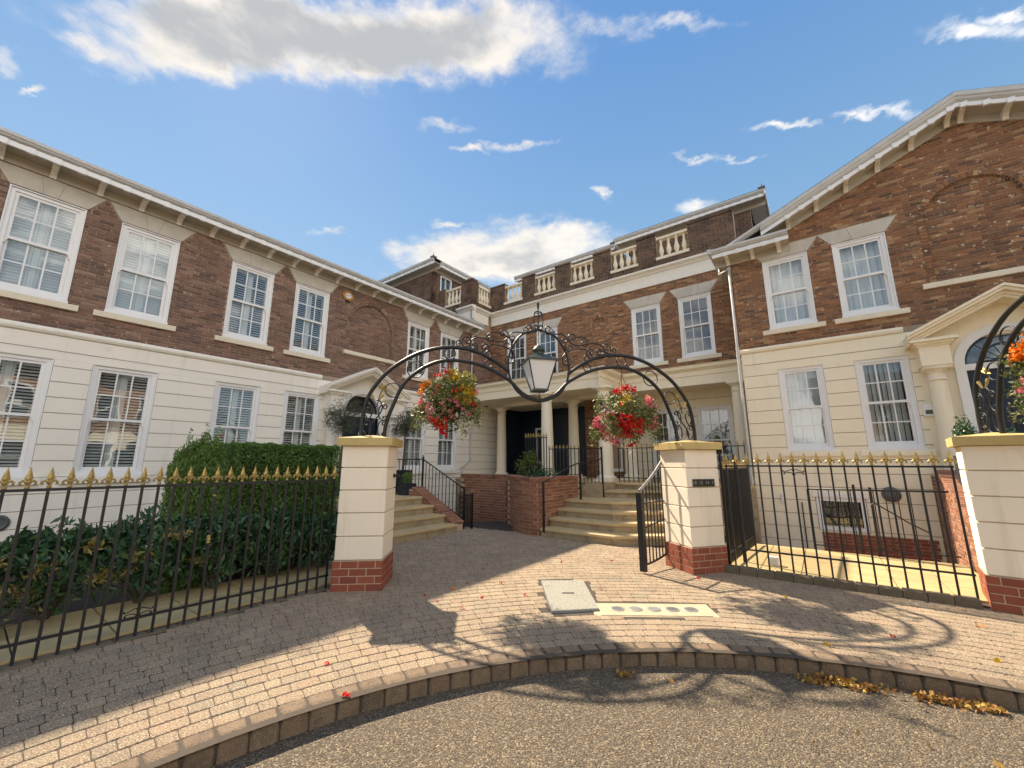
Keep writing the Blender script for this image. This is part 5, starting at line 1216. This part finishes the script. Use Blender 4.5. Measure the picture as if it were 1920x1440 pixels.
# ------------------------------------------------------------------ plants
def blob_pts(n, c, r, shell=.35, zmin=None):
    d = RNG.normal(size=(n,3)); d /= np.linalg.norm(d, axis=1, keepdims=True)
    rad = (1-shell*RNG.random(n)**1.5)*(1+.10*np.sin(d[:,0]*7+c[0]*3)+.10*np.sin(d[:,1]*9+1+c[1]*2)+.08*np.sin(d[:,2]*8))
    p = d*rad[:,None]*np.array(r)+np.array(c)
    if zmin is not None: p = p[p[:,2] > zmin]
    return p
def stems(t, base, tips, r=.006, m='bark', name='stem'):
    mb = MB()
    for q in tips:
        b = Vector(base); e = Vector(q); k = b.lerp(e,.5)+Vector((random.uniform(-.05,.05),random.uniform(-.05,.05),.05)); mb.tube([b,k,e], [r,r*.7,r*.35], 4)
    mb.build(name, m, t)
hd = thing('hedge', 'clipped flat topped green hedge behind the left pillar', 'hedge', (-7.15,3.17,0))
n = 42000; face = RNG.choice(4, n, p=[.42,.28,.15,.15]); u, v, w = RNG.random(n), RNG.random(n), RNG.random(n)**2*.09
jit = .018*np.sin(u*31)+.014*np.sin(v*37+u*11)
X = np.where(face==0, .42-w+jit, np.where(face==1, -.42+.84*u, -.42+.84*u)); Y = np.where(face<=1, -.80+1.60*v, np.where(face==2, -.80+w+jit, .80-w-jit))
Z = np.where(face==1, 1.885-w*.8+jit*.8, .12+1.765*np.where(face==0, u, v)); nrm = np.zeros((n,3)); nrm[face==0,0]=1; nrm[face==1,2]=1; nrm[face==2,1]=-1; nrm[face==3,1]=1
leaves('foliage', 'hedge', np.stack([X,Y,Z],1), .034, hd, .55, up=(0,0,.5), spread=.8, kind='stuff')
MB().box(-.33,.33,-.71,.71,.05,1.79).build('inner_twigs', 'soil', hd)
yw = thing('yew_bush', 'upright feathery yew bush at the near end of the clipped hedge', 'bush', (-6.78,1.93,0))
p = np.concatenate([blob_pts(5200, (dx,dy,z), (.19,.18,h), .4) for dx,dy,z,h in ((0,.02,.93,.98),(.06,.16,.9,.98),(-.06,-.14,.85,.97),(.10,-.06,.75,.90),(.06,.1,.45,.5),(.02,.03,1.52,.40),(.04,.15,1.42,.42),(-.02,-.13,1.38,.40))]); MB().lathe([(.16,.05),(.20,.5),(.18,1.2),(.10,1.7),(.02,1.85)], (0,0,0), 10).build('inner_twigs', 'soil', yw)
leaves('foliage', 'yew', p, .046, yw, .36, up=(0,0,1.1), spread=.6, kind='stuff'); MB().tube([(0,0,0),(0,.02,.9),(.02,.0,1.5)], [.06,.05,.02], 7).build('trunk', 'bark', yw)
LB = [(-6.32,3.55,.66,'glossy dark laurel bush beside the left pillar'),(-6.38,2.85,.76,'second glossy laurel bush from the left pillar'),(-6.40,2.15,.82,'broad laurel bush before the end of the clipped hedge'),(-6.42,1.45,.84,'laurel bush before the feathery yew'),(-6.5,.75,.80,'laurel bush with bronze flushes under the second window'),(-6.55,.08,.72,'leafmost' )]
for i, (x, y, h, lab) in enumerate(LB):
    if i == 5: lab = 'leggy dark laurel bush at the near end of the bed'
    t = thing('laurel_bush', lab, 'bush', (x,y,0), 0, 'laurel bushes in the left bed')
    p = np.concatenate([blob_pts(900, (0,0,h*.62+.05), (.36,.44,h*.55), .55, .08), blob_pts(420, (.05,.18,h*.95), (.22,.22,.16), .7), blob_pts(420, (-.06,-.2,h*.92), (.22,.22,.17), .7)])
    leaves('foliage', 'laurel', p, .105, t, .36, up=(.1,0,.7), spread=.8, kind='stuff')
    stems(t, (0,0,0), [tuple(q) for q in p[::70]], .010)
    if i in (3,4,5):
        q = np.concatenate([blob_pts(70, (.16+.05*(j%3), .3*j-.4, h*(.5+.22*(j%3))), (.13,.15,.08), .9) for j in range(4)])
        leaves('bronze_shoots', 'pieris', q, .075, t, .30, up=(.2,0,.6), spread=.9, kind='stuff')
tw = thing('twiggy_shrub', 'bare twiggy low shrub with few leaves by the near railing', 'bush', (-6.15,.25,0))
tips = [(random.uniform(-.3,.35),random.uniform(-.5,.5),random.uniform(.12,.5)) for _ in range(46)]; stems(tw, (0,0,0), tips, .007); leaves('foliage', 'pieris', np.array(tips), .06, tw, .35, kind='stuff')
def olive(label, x, y, z, hc, r, zp):
    t = thing('olive_tree', label, 'tree', (x,y,z), 0, 'potted olive trees by the left door')
    MB().tube([(0,0,zp),(.02,.01,(zp+hc)*.5),(0,0,hc)], [.035,.028,.02], 7).build('trunk', 'bark', t)
    p = np.concatenate([blob_pts(1500, (0,0,hc), r, .75)]+[blob_pts(170, (r[0]*math.cos(a)*.8, r[1]*math.sin(a)*.8, hc+r[2]*random.uniform(-.7,.8)), (.16,.16,.18), .9) for a in [k*.9 for k in range(7)]])
    leaves('crown', 'olive', p, .062, t, .22, up=(0,0,.2), spread=1, kind='stuff'); stems(t, (0,0,hc-.25), [tuple(q) for q in p[::30]], .007, name='branches')
    m = MB(); m.box(-.19,.19,-.19,.19,0,zp+.10); m.build('pot', 'pot', t)
olive('potted olive tree with a loose crown on the near side of the left door', -9.75, 5.75, .80, 1.98, (.42,.46,.52), .50)
olive('potted olive tree with a round crown on the far side of the left door', -9.75, 7.72, .80, 1.92, (.36,.36,.40), .50)
def pot(label, x, y, z, w, h, leaf='yew', ph=.28, n=500):
    t = thing('flower_pot', label, 'pot', (x,y,z))
    m = MB(); a = w/2; m.box(-a,a,-a,-a+.02,0,h).box(-a,a,a-.02,a,0,h).box(-a,-a+.02,-a+.02,a-.02,0,h).box(a-.02,a,-a+.02,a-.02,0,h); m.build('container', 'pot', t)
    MB().box(-a+.02,a-.02,-a+.02,a-.02,.02,h-.03).build('compost', 'soil', t)
    p = blob_pts(n, (0,0,h+ph*.55), (a*.9,a*.9,ph*.6), .8); leaves('foliage', leaf, p, .06, t, .35, up=(0,0,.9), spread=.7, kind='stuff'); stems(t, (0,0,h-.02), [tuple(q) for q in p[::25]], .005)
pot('square dark planter with a small shrub on the left landing', -9.0, 7.30, .76, .34, .30)
pot('tall dark planter with a leafy shrub by the arched blue door', 1.98, 10.0, 1.2, .34, .52, 'laurel', .55, 900)
pot('low dark planter with a leafy shrub on the steps of the arched blue door', 2.35, 9.55, 1.0, .36, .45, 'laurel', .55, 900)
fe = thing('fern_shrub', 'feathery yellow green shrub growing above the curved brick wall', 'bush', (-6.75,9.75,1.12))
p = np.concatenate([blob_pts(600, (0.05,0,.38), (.42,.36,.40), .7), blob_pts(200, (.25,-.1,.62), (.2,.2,.25), .9)]); leaves('foliage', 'fern', p, .11, fe, .18, up=(0,0,.4), spread=1, kind='stuff'); stems(fe, (0,0,-.1), [tuple(q) for q in p[::30]], .006)
iv = thing('ivy', 'trailing leafy plant over the front of the curved brick wall', 'plant', (-6.05,9.4,1.15)); p = blob_pts(350, (0,0,.16), (.5,.3,.2), .9); leaves('foliage', 'laurel', p, .07, iv, .5, kind='stuff')

# ------------------------------------------------------------------ hanging baskets
def flowers(t, nm, m, cents, per=8, size=.036, rad=.030):
    pts = []
    for c in cents: pts.append(np.array(c)+RNG.normal(size=(per,3))*rad*.6)
    leaves(nm, m, np.concatenate(pts), size, t, .8, kind='stuff')
def basket(label, pos, r, spec, zhook, seed):
    global RNG; RNG = np.random.default_rng(seed)
    t = thing('hanging_basket', label, 'hanging basket', pos, 0, 'hanging baskets of begonias')
    rx, rz = r
    MB().lathe([(.02,-.26),(.13,-.22),(.21,-.10),(.24,.02),(.22,.02),(.12,-.18)], (0,0,-.02), 14).build('bowl', 'soil', t)
    m = MB()
    for k in range(3):
        a = 2.1*k; m.tube([(.22*math.cos(a),.22*math.sin(a),0),(0,0,zhook-.10)], .004, 4)
    m.tube([(0,0,zhook-.10),(0,0,zhook)], .005, 5); m.build('hanger', 'iron', t)
    p = np.concatenate([blob_pts(3200, (0,0,0), (rx*.80,rx*.80,rz*.92), .6)]+[blob_pts(160, (rx*.85*math.cos(a), rx*.85*math.sin(a), random.uniform(-.6,.5)*rz), (.13,.13,.15), .9) for a in np.linspace(0,6,11)])
    leaves('foliage', 'basketleaf', p, .050, t, .5, kind='stuff'); p = np.concatenate([blob_pts(60, (rx*1.02*math.cos(a), rx*1.02*math.sin(a), random.uniform(-.95,-.1)*rz), (.10,.10,.20), .9) for a in np.linspace(.3,6.1,9)]); leaves('trailing_stems', 'basketleaf', p, .045, t, .4, up=(0,0,-.5), kind='stuff')
    p = np.concatenate([blob_pts(330, (random.uniform(-.6,.6)*rx, random.uniform(-.6,.6)*rx, random.uniform(-.2,.8)*rz), (.14,.14,.12), .9) for _ in range(4)]); leaves('lime_foliage', 'limeleaf', p, .045, t, .5, kind='stuff')
    for nm, m, lst in spec:
        cs = []
        for (a, z, n, sp) in lst:     # a: bearing seen from the street (0 left .. 1 right), z: height in the ball
            az = R(-53-90)+R(180)*a; k = math.sqrt(max(.02, 1-min(.98,abs(z))**2))
            for _ in range(n):
                aa = az+random.gauss(0,sp)/max(k,.35); zz = z+random.gauss(0,sp*.8); kk = math.sqrt(max(.03, 1-min(.97,abs(zz))**2)); f = random.uniform(.92,1.08)
                cs.append((math.cos(aa)*rx*.9*kk*f, math.sin(aa)*rx*.9*kk*f, zz*rz*f))
        flowers(t, nm, m, cs)
    return t
def bk(n, rng): return [(random.random(), random.uniform(*rng), 1, .03) for _ in range(n)]
c1 = apt(P0, AD, 1.06, 2.50); c2 = apt(P0, AD, 3.86, 2.34); c3 = apt(P2A, A2D, 1.22, 2.50)
basket('hanging basket with yellow, pink and orange flowers at the left of the lantern', c1, (.46,.47), [
    ('red_blooms','petal_red',[(.45,.86,16,.12),(.40,-.72,22,.12),(.38,-.98,12,.10),(.95,-.15,5,.08)]+bk(6,(-.5,.6))),
    ('orange_blooms','petal_orange',[(.16,.50,16,.09),(.12,.35,7,.08)]),
    ('yellow_blooms','petal_yellow',[(.80,.25,40,.17),(.72,.0,22,.14),(.62,.75,14,.14)]),
    ('pink_blooms','petal_pink',[(.0,-.02,16,.10),(.98,.30,16,.12),(.30,-.35,6,.20),(.55,-.30,7,.20),(.20,-.62,5,.12),(.35,.20,3,.1)]+bk(12,(-.6,.4))),
    ('ivory_blooms','petal_ivory',[(.42,.62,8,.12),(.75,-.72,8,.14)])], .645, 21)
basket('hanging basket with scarlet flowers below the right side of the arch', c2, (.52,.45), [
    ('red_blooms','petal_red',[(.42,-.25,40,.17),(.55,-.42,46,.17),(.45,-.62,20,.14),(.30,.85,9,.07),(.50,.95,9,.07),(.68,.90,8,.07),(.66,-.92,6,.08)]+bk(10,(-.4,.6))),
    ('pink_blooms','petal_pink',[(.04,-.25,30,.13),(.10,-.55,18,.12),(.16,-.85,10,.09),(.96,-.30,20,.12),(.80,.40,22,.12),(.22,.2,4,.1)]),
    ('yellow_blooms','petal_yellow',[(.95,.55,5,.06),(.45,.5,8,.14)]),
    ('ivory_blooms','petal_ivory',[(.25,.2,10,.2),(.5,-1,6,.12)])], .80, 22)
basket('hanging basket of orange flowers at the right edge before the blue door', c3, (.40,.42), [
    ('orange_blooms','petal_orange',[(-.16,.40,46,.16),(-.05,.62,20,.15),(.2,.3,24,.2)]),
    ('red_blooms','petal_red',[(.3,.1,8,.15)]+bk(6,(-.4,.6))),
    ('pink_blooms','petal_pink',[(-.18,-.45,30,.14),(.3,-.5,14,.2)]+bk(6,(-.8,.2))),
    ('ivory_blooms','petal_ivory',[(.3,-.4,6,.2)])], .60, 23)

# ------------------------------------------------------------------ small things
def quadlid(q, z0, z1, m, nm, parent, c=.006):
    cx = sum(p[0] for p in q)/4; cy = sum(p[1] for p in q)/4; mb = MB(); slab(mb, [(x-cx,y-cy) for x,y in q], z0, z1, c)
    return mb.build(nm, m, parent), (cx,cy)
cx, cy = sum(p[0] for p in MAN)/4, sum(p[1] for p in MAN)/4
mh = thing('manhole_cover', 'square speckled concrete manhole cover with a raised dark edge', 'manhole cover', (cx,cy,0))
def ccw(q): return q if sum((q[i][0]*q[(i+1)%4][1]-q[(i+1)%4][0]*q[i][1]) for i in range(4)) > 0 else q[::-1]
MAN, BED = ccw(MAN), ccw(BED)
quadlid(grow(MAN,.03), -.03, .010, 'lead', 'frame', mh); quadlid(MAN, -.02, .026, 'cover', 'lid', mh)
lk = MB().bev(-.075,.075,-.018,.018,0,.003,.001).build('lift_slot', 'black', mh, (.0,.0,.0265)); lk.rotation_euler = (0,0,R(37))
cx, cy = sum(p[0] for p in BED)/4, sum(p[1] for p in BED)/4
bd = thing('mortar_strip', 'pale mortar strip holding five round metal caps beside the manhole cover', 'mortar strip', (cx,cy,0)); quadlid(BED, -.03, .006, 'bed', 'strip', bd)
quadlid(grow(BED,.12), -.03, -.001, 'bed', 'margin', bd)
e0 = ((BED[0][0]+BED[3][0])/2, (BED[0][1]+BED[3][1])/2); e1 = ((BED[1][0]+BED[2][0])/2, (BED[1][1]+BED[2][1])/2)
L_ = [Vector((BED[k][0],BED[k][1])) for k in range(4)]
ia = max(range(4), key=lambda k: (L_[k]-L_[(k+1)%4]).length); A_ = (L_[ia]+L_[(ia+3)%4])/2; B_ = (L_[(ia+1)%4]+L_[(ia+2)%4])/2
if A_.x > B_.x: A_, B_ = B_, A_
for k, lab in enumerate(('nearest the manhole cover','second from the manhole cover','in the middle of the row','second from the far end','at the far end of the row')):
    f = .17+.68*k/4; q = A_.lerp(B_, f); t = thing('utility_cap', 'round ribbed metal cap '+lab, 'utility cap', (q.x,q.y,.006), random.uniform(0,3), 'metal caps in the mortar strip')
    MB().lathe([(.078,0),(.078,.004),(.070,.007)], (0,0,0), 20).build('lid', 'galv', t)
    m = MB()
    for j in range(-2,3): hw = math.sqrt(max(0,.062**2-(j*.022)**2)); m.box(-hw,hw,j*.022-.004,j*.022+.004,.006,.011)
    m.build('rib', 'galv', t, kind='stuff')
pet = [(-3.38,2.02,'red'),(-2.86,1.85,'red'),(-4.08,3.66,'red'),(-3.82,3.62,'pink'),(-4.39,4.33,'orange'),(-3.4,3.6,'red'),(-4.01,4.33,'red'),(-2.98,6.73,'red'),(-3.59,6.13,'red'),(-3.46,4.03,'red'),(-4.44,5.28,'red'),(.34,5.48,'red'),(-.54,6.2,'yellow'),(-1.57,6.48,'red'),(.97,5.34,'yellow'),(1.08,6.32,'orange'),(-.13,4.9,'yellow'),(-3.65,4.6,'red'),(-3.97,4.04,'orange'),(-2.7,7.2,'red'),(-2.47,5.19,'red'),(-3.1,4.4,'pink')]
LM = [('the manhole cover',-2.7,4.75),('the left pillar',-5.1,3.48),('the numbered pillar',-1.7,7.0),('the middle steps',-3.4,7.7),('the kerb',-3.0,1.6),('the terrace kerb',.5,7.0)]
ORD = ['nearest','second nearest','third nearest','fourth nearest','fifth nearest','sixth nearest','seventh nearest','eighth nearest']
grp = {}
for x, y, c in pet:
    k = min(LM, key=lambda l: (l[1]-x)**2+(l[2]-y)**2); grp.setdefault((c,k), []).append((x,y))
for (c, k), l in grp.items():
    for i, (x, y) in enumerate(sorted(l, key=lambda p: (p[0]-k[1])**2+(p[1]-k[2])**2)):
        sz = .034 if c != 'yellow' else .045
        t = leaves('fallen_petal', 'petal_'+c, RNG.normal(size=(4,3))*np.array([.012,.012,.004])+np.array([0,0,.012]), sz, None, .8); t.location = (x,y,0)
        tag(t, 'small %s %s on the pavers, %s of its colour to %s' % (c, 'leaf' if c == 'yellow' else 'petal', ORD[i], k[0]), 'petal', 'fallen petals on the pavers')
def pile(label, pts, n, w):
    P = []
    for a, b in zip(pts, pts[1:]):
        for _ in range(n):
            u = random.random(); P.append((a[0]+(b[0]-a[0])*u+random.gauss(0,w), a[1]+(b[1]-a[1])*u+random.gauss(0,w), -.118+abs(random.gauss(0,.014))))
    o = leaves('leaf_litter', 'deadleaf', np.array(P), .042, None, .6); o['kind'] = 'stuff'; o['label'] = label; o['category'] = 'leaves'
pile('long drift of brown and yellow leaves against the kerb', [(-.30,4.36),(-.1,4.47),(.14,4.50)], 130, .035)
pile('shorter drift of brown leaves against the kerb at the right', [(.36,4.56),(.56,4.60),(.82,4.66)], 110, .03)
pile('small heap of red and brown leaves by the kerb in the middle', [(-1.55,3.52),(-1.44,3.60)], 40, .03)
pile('scattered dry leaves on the road', [(-2.2,1.0),(-.5,2.6),(1.0,3.6),(.2,3.9),(-1.2,3.0)], 9, .35)
pile('dry leaves blown along the flagstones of the terrace', [(-.8,9.3),(1.2,9.4)], 30, .05)
for i in range(1,9): pass
gl_ = thing('vent_box', 'small white slatted vent box standing on the terrace by the railing', 'vent', (-.76,7.75,.05)); MB().box(-.06,.06,-.05,.05,0,.13).build('case', 'white', gl_)
for k in range(5): MB().box(-.055,.055,-.056,-.05,.015+k*.022,.027+k*.022).build('slat', 'trim', gl_)
ib = thing('door_entry_box', 'small white door entry box on the cream wall beside the blue door', 'entry box', (1.80,11.28,2.62)); MB().bev(-.075,.075,-.12,.12,0,.06,.008).xf(Matrix.Rotation(R(90),4,'X')).build('case', 'white', ib)
MB().box(-.05,.05,-.064,-.06,-.08,.0).build('screen', 'olive', ib)

# ------------------------------------------------------------------ what the windows mirror: the far side of the turning circle
def far_house(label, x, y, rot, w, h):
    t = thing('town_house', label, 'house', (x,y,-.1), rot, 'houses across the turning circle')
    MB().box(-w/2,w/2,0,6,0,h*.52).build('rendered_wall', 'stucco', t); MB().box(-w/2,w/2,.01,6,h*.52,h).build('brick_wall', 'brick_red', t)
    MB().prism([(-.5,h),(3,h+1.9),(6.5,h)], -w/2-.4, w/2+.4, 'x').build('roof', 'slate', t)
    fm = MB().box(-.52,.52,-.04,.02,0,1.8).mesh('window','white'); pm = MB().box(-.44,.44,-.05,-.041,.08,.86).box(-.44,.44,-.05,-.041,.94,1.72).mesh('panes','room')
    k = -w/2+1.2
    while k < w/2-.6:
        for z in (1.2, h*.52+.5): o = link('window', fm, t, (k,0,z)); link('panes', pm, o)
        k += 1.75
far_house('brick and cream house on the far side of the turning circle, right of the road', 12.5, 3.0, R(-90), 13, 6.8)
far_house('brick and cream house beyond the end of the road', 6.5, -16.5, R(180), 12, 6.8)
for i, (x, y, h) in enumerate(((9.6,-3.5,6.0),(10.6,-8.5,7.0),(14.5,9.8,6.5))):
    t = thing('conifer_tree', ('dark conifer nearest the right of the turning circle','tall dark conifer behind the turning circle on the right','dark conifer beyond the gabled house')[i], 'tree', (x,y,-.1), 0, 'conifers across the turning circle')
    MB().tube([(0,0,0),(0,0,h*.5),(0,0,h*.96)], [.2,.13,.03], 7).build('trunk', 'bark', t)
    u = RNG.random(5200); a = RNG.random(5200)*6.283; rr = (1-u)**.8*h*.24*(.55+.45*RNG.random(5200))*(1+.25*np.sin(u*38)); P = np.stack([rr*np.cos(a), rr*np.sin(a), .6+u*(h-.6)-rr*.15],1)
    leaves('crown', 'hedge', P, .30, t, .4, up=(0,0,-.3), kind='stuff')
